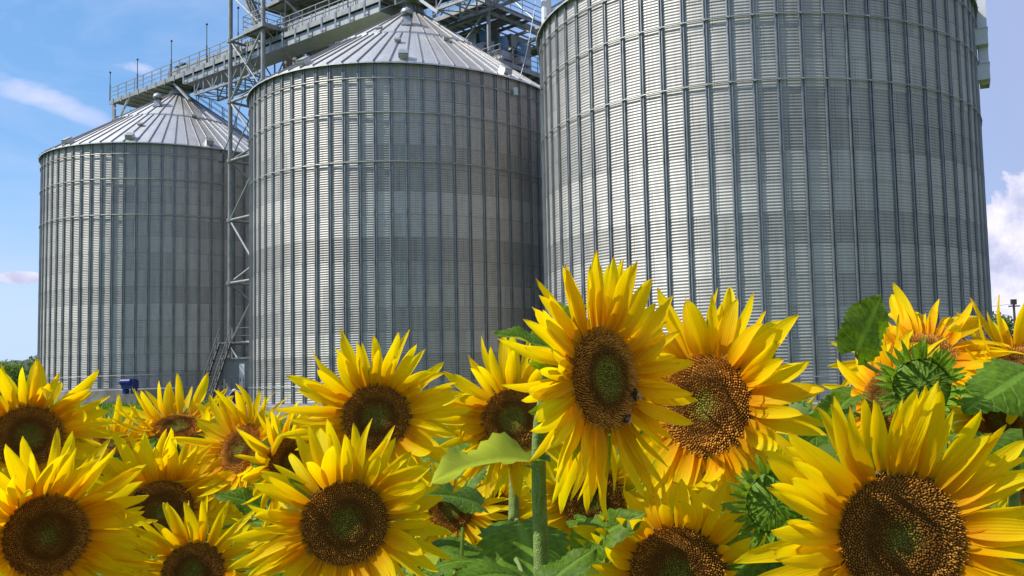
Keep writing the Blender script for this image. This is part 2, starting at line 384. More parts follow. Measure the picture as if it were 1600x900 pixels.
# ------------------------------------------------------------------ silos
PITCH_C = .12; NR = 72
def silo(key, label, ang0, vents, mush, hatches):
    cx, cy, R, dz = SILO[key]; zb, ze, za = Z_BASE+dz, Z_EAVE+dz, Z_APEX+dz
    root = thing('grain_silo', label, 'silo', (cx, cy, zb), 'corrugated steel grain silos in a row')
    W = Matrix.Translation((cx, cy, zb)); H = ze-zb
    # corrugated wall, real waves
    nz_ = int(round(H/PITCH_C))*5; na = 144
    zz = np.linspace(0, H, nz_+1); rad = R + .0115*np.cos(2*PI*zz/PITCH_C)
    aa = np.arange(na)*2*PI/na
    V = np.empty((nz_+1, na, 3)); V[..., 0] = rad[:, None]*np.cos(aa); V[..., 1] = rad[:, None]*np.sin(aa); V[..., 2] = zz[:, None]
    i, j = np.meshgrid(np.arange(nz_), np.arange(na), indexing='ij'); j2 = (j+1) % na
    F = np.stack([i*na+j, i*na+j2, (i+1)*na+j2, (i+1)*na+j], -1).reshape(-1, 4)
    me = bpy.data.meshes.new('wall'); me.vertices.add(V.size//3); me.vertices.foreach_set('co', V.ravel())
    me.loops.add(F.size); me.loops.foreach_set('vertex_index', F.ravel()); me.polygons.add(len(F))
    me.polygons.foreach_set('loop_start', np.arange(0, F.size, 4)); me.polygons.foreach_set('use_smooth', np.ones(len(F), bool))
    me.update(calc_edges=True); me.validate(); me.materials.append(M['sheet'])
    link('wall', me, root, W)
    # stiffeners: channel section uprights, one object each
    prof = [(-.098, .018), (-.080, .022), (-.074, .075), (-.030, .080), (-.022, .016), (.022, .016), (.030, .080), (.074, .075), (.080, .022), (.098, .018)]
    s_ = MB()
    for z in (0.0, H-.03):
        for u, v in prof: s_.v.append(Vector((R+v, u, z)))
    n = len(prof)
    for k in range(n-1): s_.face((k, k+1, n+k+1, n+k))
    s_.face(range(n)[::-1]); s_.face(range(n, 2*n))
    # spliced joints with bolt heads
    for z in np.arange(2.34, H-1, 2.34):
        for u in (-.06, .06):
            s_.box((R+.078, u*.9, z), (.012, .04, .30))
    sme = s_.mesh('stiffener', M['rib'])
    a_cam = math.atan2(-cy, -cx)
    for k in range(NR):
        a = ang0 + 2*PI*k/NR; da = (a-a_cam+PI) % (2*PI)-PI
        if abs(da) < R_(118): link('stiffener', sme, root, W @ Matrix.Rotation(a, 4, 'Z'))
    # wind rings and the thin grounding band, carried clear of the stiffeners
    for z in (Z_R1+dz, Z_R2+dz, Z_R3+dz):
        r_ = MB(); t_ = .025; rr = R+.10
        r_.lathe([(rr+t_*math.cos(q), z-zb+t_*math.sin(q)) for q in np.linspace(0, 2*PI, 9)], 144)
        for k in range(NR):
            a = ang0+2*PI*k/NR; ca, sa = math.cos(a), math.sin(a)
            r_.box((rr*ca, rr*sa, z-zb), (.06, .08, .07), (Vector((ca, sa, 0)), Vector((-sa, ca, 0)), Vector((0, 0, 1))))
        r_.build('wind_ring', M['ring'], root, W)
    b_ = MB(); b_.lathe([(R+.10+.014*math.cos(q), .92+.02*math.sin(q)) for q in np.linspace(0, 2*PI, 7)], 144)
    b_.build('grounding_band', M['pipe'], root, W)
    # roof: two tiers of pressed panels with standing seams
    sl = (za-ze)/R
    def rz(r): return H + (R-r)*sl
    rf = MB(); r0, r1, r2, r3 = R+.22, R*.47, R*.50, .55
    rf.lathe([(r0, rz(r0)-.02), (r0, rz(r0)+.05), (r2, rz(r2)+.05)], NR); rf.lathe([(r2+.12, rz(r2+.12)+.05), (r2+.12, rz(r2+.12)+.15), (r3, rz(r3)+.15)], NR)
    for k in range(NR):
        a = ang0+2*PI*k/NR; ca, sa = math.cos(a), math.sin(a); rd = Vector((ca, sa, 0)); tg = Vector((-sa, ca, 0))
        rf.ms = 1
        rf.bar(rd*(r0+.02)+Vector((0, 0, rz(r0)+.075)), rd*(r2+.1)+Vector((0, 0, rz(r2+.1)+.075)), .04, .07)
        if k % 2 == 0: rf.bar(rd*(r2+.16)+Vector((0, 0, rz(r2+.16)+.18)), rd*r3+Vector((0, 0, rz(r3)+.18)), .04, .07)
        rf.ms = 0
        # folded end of each upper panel
    rf.build('roof', [M['roof'], M['seam']], root, W)
    cl = MB(); cl.lathe([(.75, rz(.75)+.10), (.75, rz(.75)+.28), (.62, rz(.62)+.5), (.40, rz(.4)+.62), (.01, rz(.4)+.62)], 32)
    for k in range(18):
        a = 2*PI*k/18; cl.box((.70*math.cos(a), .70*math.sin(a), rz(.7)+.36), (.05, .05, .14))
    cl.build('roof_collar', M['pipe'], root, W)
    def surf(phi, r, off):
        a = a_cam+phi; ca, sa = math.cos(a), math.sin(a)
        return Vector((r*ca, r*sa, rz(r)+off)), Vector((ca, sa, 0)), Vector((-sa, ca, 0))
    for phi in vents:      # box vents just above the eave
        p, rd, tg = surf(R_(phi), R-.30, .05); dn = (rd-Vector((0, 0, sl))).normalized(); nm = tg.cross(dn).normalized()
        nm = nm if nm.z > 0 else -nm
        v = MB(); v.box(p+nm*.15, (.40, .55, .30), (tg, dn, nm)); hd = MB()
        for q in range(6):
            a1 = q/5*PI/2
            hd.v += [p+tg*sg*.24+dn*(.24+.12*math.sin(a1))+nm*(.08+.27*math.cos(a1)) for sg in (-1, 1)]
        for q in range(5): hd.face((2*q, 2*q+1, 2*q+3, 2*q+2))
        hd.face([0, 2, 4, 6, 8, 10]); hd.face([11, 9, 7, 5, 3, 1]); hd.box(p+dn*.02+nm*.34, (.48, .60, .03), (tg, dn, nm))
        vo = v.build('eave_vent', M['roof'], root, W); hd.build('vent_hood', M['pipe'], vo, W)
    for phi, r in mush:
        p, rd, tg = surf(R_(phi), r, .10); v = MB()
        v.box(p+Vector((0, 0, .26)), (.34, .34, .66)); v.box(p+Vector((0, 0, .02)), (.56, .56, .18))
        vo = v.build('roof_vent', M['pipe'], root, W)
        c_ = MB(); c_.lathe([(a*.72, .58+(b-.88)*.72) for a, b in [(.26, .88), (.40, .92), (.47, 1.0), (.47, 1.16), (.38, 1.34), (.22, 1.44), (.10, 1.47), (.09, 1.53), (.01, 1.55)]], 24, p)
        c_.build('vent_cowl', M['pipe'], vo, W, smooth=True)
        k_ = MB(); k_.lathe([(.31, .62), (.31, .54), (.26, .50), (.2, .50)], 20, p); k_.build('vent_louvre', M['dark'], vo, W)
    for phi, r in hatches:
        p, rd, tg = surf(R_(phi), r, .10); dn = (rd-Vector((0, 0, sl))).normalized(); nm = -dn.cross(tg).normalized()
        nm = nm if nm.z > 0 else -nm
        h = MB(); h.box(p+nm*.07, (.32, .26, .14), (tg, dn, nm)); h.box(p+nm*.15, (.38, .32, .02), (tg, dn, nm)); h.build('roof_hatch', M['pipe'], root, W)
    # concrete plinth
    pl = MB(); zg = -1.35 if key == 'L' else -1.1
    pl.lathe([(R+.42, zg), (R+.42, -.06), (R+.36, -.004), (R-.2, -.004)], 96)
    pl.build('foundation', M['concrete'], root, W)
    sb = MB(); sb.lathe([(R+.02, .0), (R+.02, .05), (R+.2, .05), (R+.2, .0)], 96); sb.build('base_angle', M['pipe'], root, W)
    return root, W, rz, a_cam
siloL = silo('L', 'farthest and smallest looking silo, at the left, standing on a bare concrete plinth', .02, [-20, 12.5, -52, 48], [(-27, 3.2)], [(12, 4.6), (-22, 6.6)])
siloM = silo('M', 'middle silo whose whole ribbed conical roof shows, beside the tall frame tower', .045, [-3, -38, 33, 66], [(-5, 3.4)], [(-27, 4.0), (-7, 6.3), (20, 5.2)])
siloR = silo('R', 'nearest, largest silo, roof out of view, a pale duct on its right side', .06, [-30, 0, 30], [(-10, 1.65)], [])
# roof walkway rail down the far silo
root, W, rz, a_cam = siloL
hr = MB(); a = a_cam+R_(78); rd = Vector((math.cos(a), math.sin(a), 0)); tg = Vector((-rd.y, rd.x, 0))
for sg in (-.35, .35):
    prev = None
    for k in range(9):
        r = 1.3+k*.95; p = rd*r+tg*sg+Vector((0, 0, rz(r)+.1)); hr.bar(p, p+Vector((0, 0, 1.0)), .045)
        if prev is not None:
            for h in (.5, 1.0): hr.bar(prev+Vector((0, 0, h)), p+Vector((0, 0, h)), .04)
        prev = p
hr.build('roof_handrail', M['frame'], root, W)
for px, py in ((343, 246), (808, 138)):      # small junction boxes under the eaves
    pass
# pale cable duct with two boxes on the near silo's side
root, W, rz, a_cam = siloR
cx, cy, R, dz = SILO['R']; zb = Z_BASE+dz
def on_silo(phi, r, z): a = a_cam+phi; return Vector((r*math.cos(a), r*math.sin(a), z-zb)), Vector((math.cos(a), math.sin(a), 0)), Vector((-math.sin(a), math.cos(a), 0))
phi = R_(79)
z0, z1 = 12.8+dz+1.55, Z_EAVE+dz+1.2
p, rd, tg = on_silo(phi, R+.34, (z0+z1)/2); up = Vector((0, 0, 1))
d_ = MB(); L_ = z1-z0
d_.box(p+rd*.18, (.04, .72, L_), (rd, tg, up)); d_.box(p+tg*.36, (.40, .04, L_), (rd, tg, up)); d_.box(p-tg*.36, (.40, .04, L_), (rd, tg, up))
for k in range(7): d_.box(p+up*(-L_/2+.1+k*.5*L_/3.2), (.34, .68, .03), (rd, tg, up))
dd = d_.build('side_duct', M['pale'], root, W)
for z in (z0+.45, z0+2.05):
    q, rd2, tg2 = on_silo(phi-R_(2.5), R+.26, z); b_ = MB(); b_.box(q, (.60, .62, .72), (rd2, tg2, up)); b_.box(q-tg2*.02+up*.38, (.64, .66, .03), (rd2, tg2, up))
    b_.build('duct_bracket', M['pale'], dd, W)

# ------------------------------------------------------------------ gallery, towers
LC, MC = Vector((SILO['L'][0], SILO['L'][1], 0)), Vector((SILO['M'][0], SILO['M'][1], 0))
G = (MC-LC).normalized(); NB = Vector((-G.y, G.x, 0)); UP = Vector((0, 0, 1))
def zg(s_): return 25.93 - s_*.0306                      # deck level along the gallery
def gp(s_, n_, z): return LC + G*s_ + NB*n_ + UP*z
GRT = thing('conveyor_gallery', 'long inclined railed conveyor gallery passing over the silo roof peaks', 'conveyor', gp(-9.2, 0, zg(-9.2)))
S0, S1 = -9.5, 47.0
ax_g = (gp(1, 0, zg(1))-gp(0, 0, zg(0))).normalized(); ax_z = NB.cross(ax_g).normalized(); ax_z = ax_z if ax_z.z > 0 else -ax_z
def gbox(mb, s0, s1, n_, dzz, wd, ht): return mb.bar(gp(s0, n_, zg(s0)+dzz), gp(s1, n_, zg(s1)+dzz), wd, ht)
dk = MB(); gbox(dk, S0, S1, 0, -.02, 2.5, .06)
gbox(dk, S0, S1, -1.25, -.16, .06, .34); gbox(dk, S0, S1, 1.25, -.16, .06, .34)
for k in range(50):
    s_ = S0+.6+k*1.2
    if s_ < S1: dk.bar(gp(s_, -1.25, zg(s_)-.2), gp(s_, 1.25, zg(s_)-.2), .08, .16)
dk.build('walkway_deck', M['frame'], GRT)
cs = MB(); gbox(cs, -.2, S1, -.35, .40, 1.0, .78); gbox(cs, S0, -.2, .4, .12, .7, .22)
for k in range(32):
    s_ = k*1.5
    if s_ < S1: cs.bar(gp(s_, -.88, zg(s_)+.40), gp(s_, .18, zg(s_)+.40), .07, .86)
cs.build('conveyor_casing', M['pipe'], GRT)
for n_ in (-1.22, 1.22):
    rl = MB()
    for h in (.38, .74, 1.1): gbox(rl, S0, S1, n_, h, .045, .045)
    k = 0
    while S0+k*1.5 < S1:
        s_ = S0+k*1.5; rl.bar(gp(s_, n_, zg(s_)-.25), gp(s_, n_, zg(s_)+1.1), .05); k += 1
    rl.build('railing', M['frame'], GRT)
for k in range(8):      # toe plates with outrigger brackets in view below the deck
    pass
k = 0
while S0+.8+k*1.5 < S1:
    br = MB(); s_ = S0+.8+k*1.5; br.bar(gp(s_, -1.30, zg(s_)-.95 if s_ > 3 else zg(s_)-.45), gp(s_, -1.30, zg(s_)+.05), .10)
    if s_ > 3: br.bar(gp(s_, -1.28, zg(s_)-.9), gp(s_+.7, -.4, zg(s_)-.35), .06)
    br.build('deck_bracket', M['pipe'], GRT); k += 1
for a_, b_ in ((3.2, 14.5), (31, 46)):                    # lattice girder carrying the spans
    tr = MB()
    for n_ in (-.9, .9):
        gbox(tr, a_, b_, n_, -.45, .14, .18); gbox(tr, a_+1.0, b_-1, n_, -1.9, .14, .14)
        nseg = int((b_-a_)/1.6); 
        for q in range(nseg):
            s_ = a_+1+q*(b_-a_-2)/nseg; s2 = a_+1+(q+1)*(b_-a_-2)/nseg
            tr.bar(gp(s_, n_, zg(s_)-.45), gp(s_, n_, zg(s_)-1.9), .08)
            u, v = (-.45, -1.9) if q % 2 else (-1.9, -.45)
            tr.bar(gp(s_, n_, zg(s_)+u), gp(s2, n_, zg(s2)+v), .07)
    for q in range(nseg):
        s_ = a_+1+q*(b_-a_-2)/nseg; tr.bar(gp(s_, -.9, zg(s_)-1.9), gp(s_, .9, zg(s_)-1.9), .07); tr.bar(gp(s_, -.9, zg(s_)-1.9), gp(s_+1.5, .9, zg(s_)-1.97), .05)
    tr.build('lattice_girder', M['frame'], GRT)
pn = MB(); gbox(pn, 3.0, 27.0, -.3, -.62, 1.6, .5); gbox(pn, 31, 46, -.6, -.7, 1.1, .08); pn.build('lower_casing', M['pipe'], GRT)
es = MB()
for n_ in (-1.1, 1.1):
    es.bar(gp(S0+.5, n_, zg(S0)-3.2), gp(S0+.5, n_, zg(S0)-.2), .22); es.bar(gp(S0+.5, n_, zg(S0)-2.6), gp(S0+3.2, n_, zg(S0+3)-.3), .14)
    es.bar(gp(S0+.5, n_, zg(S0)-.7), gp(S0+3.6, n_, zg(S0)-1.5), .10)
es.bar(gp(S0+.5, -1.1, zg(S0)-1.5), gp(S0+.5, 1.1, zg(S0)-.4), .08)
es.build('end_support', M['pipe'], GRT)
for s0 in (0, 28.75):
    ch = MB(); z = Z_APEX+(SILO['L'][3] if s0 == 0 else 0)+.55
    ch.bar(gp(s0, 0, z), gp(s0, 0, zg(s0)-.1), .9); ch.bar(gp(s0+.9, -.9, zg(s0)-.3), gp(s0+3.4, -.9, zg(s0)-2.2), .18)
    ch.build('discharge_spout', M['pipe'], GRT)
for i, (s_, top) in enumerate(((-9.5, 3.5), (-4.5, 3.6), (1.2, 3.9), (6.6, 4.0), (11.0, 4.2), (17.0, 3.6), (24, 3.6), (33, 3.6))):
    lr = MB(); lr.tube([gp(s_, -1.22, zg(s_)-.1), gp(s_, -1.22, zg(s_)+1.4)], .05, 6); lr.tube([gp(s_, -1.22, zg(s_)+1.4), gp(s_, -1.22, zg(s_)+top-1)], .03, 6)
    lr.lathe([(.005, -.09), (.07, -.06), (.09, 0), (.07, .06), (.005, .09)], 8, gp(s_, -1.22, zg(s_)+top-1)); lr.build('lightning_rod', M['dark'], GRT)
mo = MB(); q = gp(.6, -.35, zg(.6)+.75)
mo.lathe([(.01, -.55), (.30, -.55), (.34, -.45), (.34, .35), (.26, .5), (.01, .5)], 16, q, (NB, UP, G)); mo.box(q-UP*.4, (1.1, .8, .2), (G, NB, UP)); mo.box(q+G*.9, (.5, .6, .9), (G, NB, UP)); mo.box(q+UP*.3+NB*-.1, (.3, .3, .25), (G, NB, UP))
mo.build('drive_motor', M['greenm'], GRT)

def platform(parent, s0, s1, n0, n1, z, rail=True, open_=False, mt='frame'):
    p = MB()
    if open_:
        k = s0
        while k <= s1: p.bar(gp(k, n0, z), gp(k, n1, z), .08, .10); k += .8
        k = n0
        while k <= n1: p.bar(gp(s0, k, z-.12), gp(s1, k, z-.12), .12, .18); k += 1.3
        k = n0
        while k < n1-.4:
            if int(k*7) % 3: p.box(gp((s0+s1)/2, k+.65, z+.07), (s1-s0-.05, 1.1, .02), (G, NB, UP))
            k += 1.3
    else:
        p.box(gp((s0+s1)/2, (n0+n1)/2, z), (s1-s0, n1-n0, .06), (G, NB, UP))
        k = n0+.3
        while k < n1: p.bar(gp(s0, k, z-.12), gp(s1, k, z-.12), .10, .18); k += .9
    for a_, b_ in (((s0, n0), (s1, n0)), ((s1, n0), (s1, n1)), ((s1, n1), (s0, n1)), ((s0, n1), (s0, n0))): p.bar(gp(a_[0], a_[1], z-.05), gp(b_[0], b_[1], z-.05), .08, .30)
    o = p.build('platform', M[mt], parent)
    if rail:
        r = MB()
        for a_, b_ in (((s0, n0), (s1, n0)), ((s1, n0), (s1, n1)), ((s1, n1), (s0, n1)), ((s0, n1), (s0, n0))):
            A, B = gp(*a_, z), gp(*b_, z); L = (B-A).length; k_ = max(1, int(L/1.1))
            for h in (.4, .75, 1.1): r.bar(A+UP*h, B+UP*h, .04)
            for q in range(k_): pt = A+(B-A)*q/k_; r.bar(pt, pt+UP*1.1, .045)
        r.build('guard_rail', M['frame'], o)
    return o
def stair(parent, A, B, wd, side, mt='frame'):
    A, B = Vector(A), Vector(B); s_ = MB(); side = side.normalized(); n_ = int((B.z-A.z)/.22)
    for k in (-1, 1):
        s_.bar(A+side*wd/2*k, B+side*wd/2*k, .06, .2)
        for h in (.55, 1.05): s_.bar(A+side*wd/2*k+UP*h, B+side*wd/2*k+UP*h, .035)
        for q in range(7): p = A+(B-A)*q/6+side*wd/2*k; s_.bar(p, p+UP*1.05, .045)
    for q in range(1, n_):
        p = A+(B-A)*q/n_; d = Vector((B.x-A.x, B.y-A.y, 0)).normalized(); s_.box(p, (wd, .24, .04), (side, d, UP))
    return s_.build('stair', M[mt], parent)
# frame tower between the far and the middle silo, the gallery runs through it
TS0, TS1, TN0, TN1 = 11.4, 15.6, -2.0, 3.4
gz = 0.0
TW = thing('elevator_tower', 'tall braced steel elevator tower rising between the left and middle silos', 'tower', gp((TS0+TS1)/2, (TN0+TN1)/2, .1))
corners = [(TS0, TN0), (TS1, TN0), (TS1, TN1), (TS0, TN1)]
for (a_, b_) in corners:
    p_ = MB(); p_.tube([gp(a_, b_, .05), gp(a_, b_, 37)], .15, 10)
    for z in (4.6, 8.8, 13.2, 17.4, 21.6, 26, 29.4): p_.lathe([(.15, -.12), (.22, -.12), (.22, .12), (.15, .12)], 10, gp(a_, b_, z))
    p_.build('post', M['frame'], TW, smooth=False)
lev = [.3, 4.6, 8.8, 13.2, 17.4, 21.6, 26.0, 29.4, 35.0]
for i in range(len(lev)-1):
    z0, z1 = lev[i], lev[i+1]
    for c0_, c1_ in zip(corners, corners[1:]+corners[:1]):
        b_ = MB(); b_.tube([gp(*c0_, z1), gp(*c1_, z1)], .10, 8); b_.build('beam', M['frame'], TW)
        b_ = MB()
        if i % 2: b_.tube([gp(*c0_, z0), gp(*c1_, z1)], .075, 8)
        else: b_.tube([gp(*c1_, z0), gp(*c0_, z1)], .075, 8)
        b_.build('brace', M['pipe'], TW)
        if i in (4, 5):
            b_ = MB(); b_.tube([gp(*c1_, z0), gp(*c0_, z1)], .05, 6) if i % 2 else b_.tube([gp(*c0_, z0), gp(*c1_, z1)], .05, 6); b_.build('brace', M['frame'], TW)
platform(TW, TS0+2.2, TS1+.5, TN0-.3, TN1+.8, 26.0, True)
platform(TW, TS0-.2, TS1+.2, 1.6, TN1+1.2, 22.0, True)
platform(TW, TS0-.3, TS1+2.5, .6, TN1+4.0, 29.4, True)
platform(TW, TS0, TS1+7, TN0, TN1+4, 35.0, True)
for i, (zz0, zz1) in enumerate(((26.0, 29.4), (29.4, 35.0), (21.6, 26.0), (17.4, 21.6), (13.2, 17.4), (8.8, 13.2), (4.6, 8.8))):
    a_, b_ = (TS0+1.0, TS0+3.2)
    n_ = TN0+.55
    if i % 2: a_, b_ = b_, a_
    if i >= 2: n_ = TN1-.6
    stair(TW, gp(b_, n_, zz0), gp(a_, n_, zz1), .7, NB)
for k, (s_, n_) in enumerate(((TS0+.5, 2.1), (TS0+1.8, 2.1), (TS0+3.0, 2.4))):      # elevator legs and spouts
    l_ = MB(); l_.tube([gp(s_, n_, .3), gp(s_, n_, 37)], .36 if k < 2 else .28, 14)
    for z in range(3, 36, 3): l_.lathe([(.36, -.05), (.43, -.05), (.43, .05), (.36, .05)], 14, gp(s_, n_, z))
    l_.build('elevator_leg', M['frame'], TW, smooth=False)
for a_, b_ in (((TS0+.8, 2.8, 36), (TS0+2.6, 1.6, 27)), ((TS1+1.0, 4.0, 34), (TS1-.9, 2.6, 28.0)), ((TS1+1.5, 4.0, 35), (TS1+6.0, .2, 27.2))):
    sp_ = MB(); sp_.tube([gp(*a_), gp(*b_)], .22, 12); sp_.build('grain_spout', M['pipe'], TW)
tr = MB()                                                  # roof trusses of the head floor
for n_ in (TN1+1, TN1+4):
    for q in range(8):
        s_ = TS0+q*1.7; tr.bar(gp(s_, n_, 31.2+.2*q), gp(s_+1.7, n_, 32.6+.1*q), .09); tr.bar(gp(s_+1.7, n_, 31.2+.2*q), gp(s_, n_, 32.6+.1*q), .09)
    tr.bar(gp(TS0, n_, 31.2), gp(TS0+14, n_, 32.6), .14); tr.bar(gp(TS0, n_, 32.7), gp(TS0+14, n_, 33.6), .14)
tr.build('roof_truss', M['frame'], TW)
# low access stair, control cabin and fans on the ground between the two silos
q0 = at_y(318, 640, 58.0); q1 = at_y(352, 520, 60.5)
q0.z = .35
st_ = thing('access_stair', 'steep steel stair with handrails climbing beside the grey cabin', 'stairs', q0)
stair(st_, q0, Vector((q1.x, q1.y, 4.6)), .95, Vector((1, -.35, 0)), 'dark')  # silo's shade on the stair is put into its dark colour
ld = MB(); pt = Vector((q1.x, q1.y, 4.6)); ld.box(pt+Vector((1.3, .6, 0)), (3.2, 1.6, .10)); 
for sx in (-.1, 2.8): ld.bar(pt+Vector((sx, 1.2, -4.4)), pt+Vector((sx, 1.2, 1.1)), .09)
for h in (.55, 1.1): ld.bar(pt+Vector((-.1, 1.3, h)), pt+Vector((2.8, 1.3, h)), .05)
ld.build('landing', M['frame'], st_)
cb0 = at_y(349, 628, 60.0); cb1 = at_y(410, 560, 60.0); zt = cb1.z
CB = thing('control_cabin', 'plain grey metal cabin with a white door between the two silos', 'cabin', ((cb0.x+cb1.x)/2, 61.5, .2))
c_ = MB(); c_.box(((cb0.x+cb1.x)/2, 61.7, (zt+.2)/2), (cb1.x-cb0.x, 3.4, zt-.2)); c_.build('wall', M['grey'], CB)
c_ = MB(); c_.box(((cb0.x+cb1.x)/2, 61.7, zt+.06), (cb1.x-cb0.x+.3, 3.7, .12)); c_.build('roof', M['frame'], CB)
d0 = at_y(373.5, 615, 59.9); d1 = at_y(381.5, 568, 59.9); 
c_ = MB(); c_.box(((d0.x+d1.x)/2, 59.96, (d0.z+d1.z)/2), (d1.x-d0.x, .06, d1.z-d0.z)); dr = c_.build('door', M['white'], CB)
c_ = MB(); c_.box((d0.x+.08, 59.90, (d0.z+d1.z)/2-.1), (.04, .05, .16)); c_.build('handle', M['dark'], dr)
# small guard frame in front of the cabin
gf = thing('guard_frame', 'small grey tube guard frame standing before the cabin door', 'railing', at_y(363, 622, 58.5))
f_ = MB(); A, B = at_y(352, 620, 58.6), at_y(380, 620, 58.6); A.z = B.z = .7
for q in range(4): p = A+(B-A)*q/3; f_.bar(p, p+UP*1.5, .04)
for h in (.1, .8, 1.5): f_.bar(A+UP*h, B+UP*h, .035)
f_.build('rail', M['dark'], gf)
# aeration fans
def fan_box():
    p = at_y(203, 613, 59.6); zt_ = at_y(203, 605, 59.6).z
    blk = thing('concrete_block', 'square concrete footing block in front of the far silo plinth', 'block', (p.x, p.y, gh(p.x, p.y)))
    top = p.z-.10; b_ = MB(); z0 = gh(p.x, p.y)-.2; b_.box((p.x+.15, p.y, (top+z0)/2), (1.35, 1.3, top-z0)); b_.build('block', M['concrete'], blk)
    f = thing('blue_fan_motor', 'bright blue boxy aeration fan on the concrete block', 'fan', (p.x, p.y, top))
    b_ = MB(); b_.box((p.x, p.y, top+.62), (.80, .6, .60)); b_.lathe([(.01, -.36), (.2, -.36), (.22, -.3), (.22, .3), (.1, .36)], 14, (p.x-.1, p.y-.25, top+.78), (Vector((0, 1, 0)), Vector((0, 0, 1)), Vector((1, 0, 0))))
    b_.box((p.x+.1, p.y, top+.94), (.4, .5, .06)); b_.build('housing', M['blue'], f)
    for sx in (-.27, .27):
        b_ = MB(); b_.box((p.x+sx, p.y, top+.16), (.16, .5, .32)); b_.build('foot', M['blue'], f)
fan_box()
p = at_y(371, 627, 57.0); fn = thing('centrifugal_fan', 'round navy blue centrifugal fan near the cabin', 'fan', (p.x, p.y, .05))
axf = (Vector((1, 0, 0)), Vector((0, 0, 1)), Vector((0, -1, 0)))
b_ = MB(); b_.lathe([(.01, -.22), (.50, -.22), (.55, -.18), (.55, .18), (.50, .22), (.28, .22), (.24, .10), (.01, .10)], 28, (p.x, p.y, p.z+.25), axf); b_.box((p.x+.3, p.y, p.z+.55), (.5, .4, .5)); b_.build('volute', M['navy'], fn)
b_ = MB(); b_.lathe([(.47, .22), (.47, .25), (.41, .25), (.41, .22)], 28, (p.x, p.y, p.z+.25), axf); b_.build('inlet_ring', M['pale'], fn)
b_ = MB(); b_.bar((p.x-.35, p.y, .05), (p.x-.3, p.y, p.z-.05), .09); b_.bar((p.x+.35, p.y, .05), (p.x+.3, p.y, p.z-.05), .09); b_.bar((p.x-.4, p.y+.1, .25), (p.x+.4, p.y+.1, .25), .08); b_.build('stand', M['grey'], fn)

# machinery tower behind the middle silo roof
MT0 = at_y(766, 60, 60.0)
MTW = thing('machinery_tower', 'steel machinery tower with open grid platform and blue motors behind the middle roof', 'tower', (MT0.x, MT0.y, .05))
def mp_(s_, n_, z): return Vector((MT0.x, MT0.y, 0)) + G*s_ + NB*n_ + UP*z
_gp = gp
def gp(s_, n_, z): return mp_(s_, n_, z)
mc = [(-2.2, -3.0), (3.0, -3.0), (3.0, 2.4), (-2.2, 2.4)]
for a_, b_ in mc:
    p_ = MB(); p_.tube([gp(a_, b_, .05), gp(a_, b_, 33)], .13, 10); p_.build('post', M['frame'], MTW)
pu = platform(MTW, -4.4, 3.6, -3.8, 5.0, 25.4, True, True)
platform(MTW, -2.4, 4.4, -3.4, 4.4, 21.4, True)
for z0, z1 in ((16.5, 21.4), (21.4, 25.4), (25.4, 30.5)):
    for c0_, c1_ in zip(mc, mc[1:]+mc[:1]):
        b_ = MB(); b_.tube([gp(*c0_, z0), gp(*c1_, z1)], .06, 8); b_.build('brace', M['pipe'], MTW)
        b_ = MB(); b_.bar(gp(*c0_, z1-.35), gp(*c1_, z1-.35), .12, .24); b_.build('beam', M['frame'], MTW)
for px, py, dY in ((757, 57, 58.0), (786, 70, 57.2), (815, 79, 57.6)):
    p = at_y(px, py, dY); m_ = MB()
    m_.lathe([(a*.8, b*.8) for a, b in [(.01, -.62), (.36, -.62), (.44, -.5), (.44, .3), (.36, .45), (.34, .62), (.01, .64)]], 18, p, (NB, G, UP)); mo_ = m_.build('geared_motor', M['teal'], MTW, smooth=False)
    m_ = MB(); m_.box(p-UP*.8-G*.1, (.9, .9, .5), (G, NB, UP)); m_.box(p-UP*.35-G*.75, (.7, .8, 1.2), (G, NB, UP)); m_.build('gearbox', M['pipe'], mo_)
    m_ = MB(); m_.bar(p-UP*1.0, p-UP*2.2, .25); m_.build('motor_bracket', M['frame'], mo_)
hp = MB(); c0_ = mp_(1.0, 1.0, 23.6); hp.box(c0_, (1.9, 1.9, 2.4), (G, NB, UP)); hp.box(c0_-UP*1.6, (1.1, 1.1, .9), (G, NB, UP)); hp.build('hopper', M['frame'], MTW)
for k in range(3):
    stair(MTW, mp_(1.6-k*.2, -3.2+k*.1, 18.5), mp_(3.6-k*.2, -3.2, 21.4), .6, NB) if k == 0 else None
sp_ = MB(); sp_.tube([mp_(.4, 0, 33), mp_(.4, 0, 24.8)], .4, 14); sp_.tube([mp_(.4, 0, 24.8), mp_(1.2, .6, 23.6)], .34, 14); sp_.build('grain_spout', M['frame'], MTW)
gp = _gp
# mast and lattice just behind the near silo's eave
p = at_y(854, 30, 47.0)
LM = thing('lattice_mast', 'pale column with a lattice panel rising behind the near silo eave', 'mast', (p.x, p.y, .0))
m_ = MB(); m_.tube([(p.x, p.y, .0), (p.x, p.y, 30)], .28, 14); m_.build('column', M['pale'], LM)
m_ = MB(); X2 = p.x+2.6
m_.tube([(X2, p.y+.3, 0), (X2, p.y+.3, 30)], .12, 8)
for k in range(18):
    z = k*1.6+.5; m_.tube([(p.x, p.y, z), (X2, p.y+.3, z+1.6)], .055, 6); m_.tube([(X2, p.y+.3, z), (p.x, p.y, z+1.6)], .055, 6); m_.tube([(p.x, p.y, z), (X2, p.y+.3, z)], .05, 6)
m_.build('lattice', M['frame'], LM)
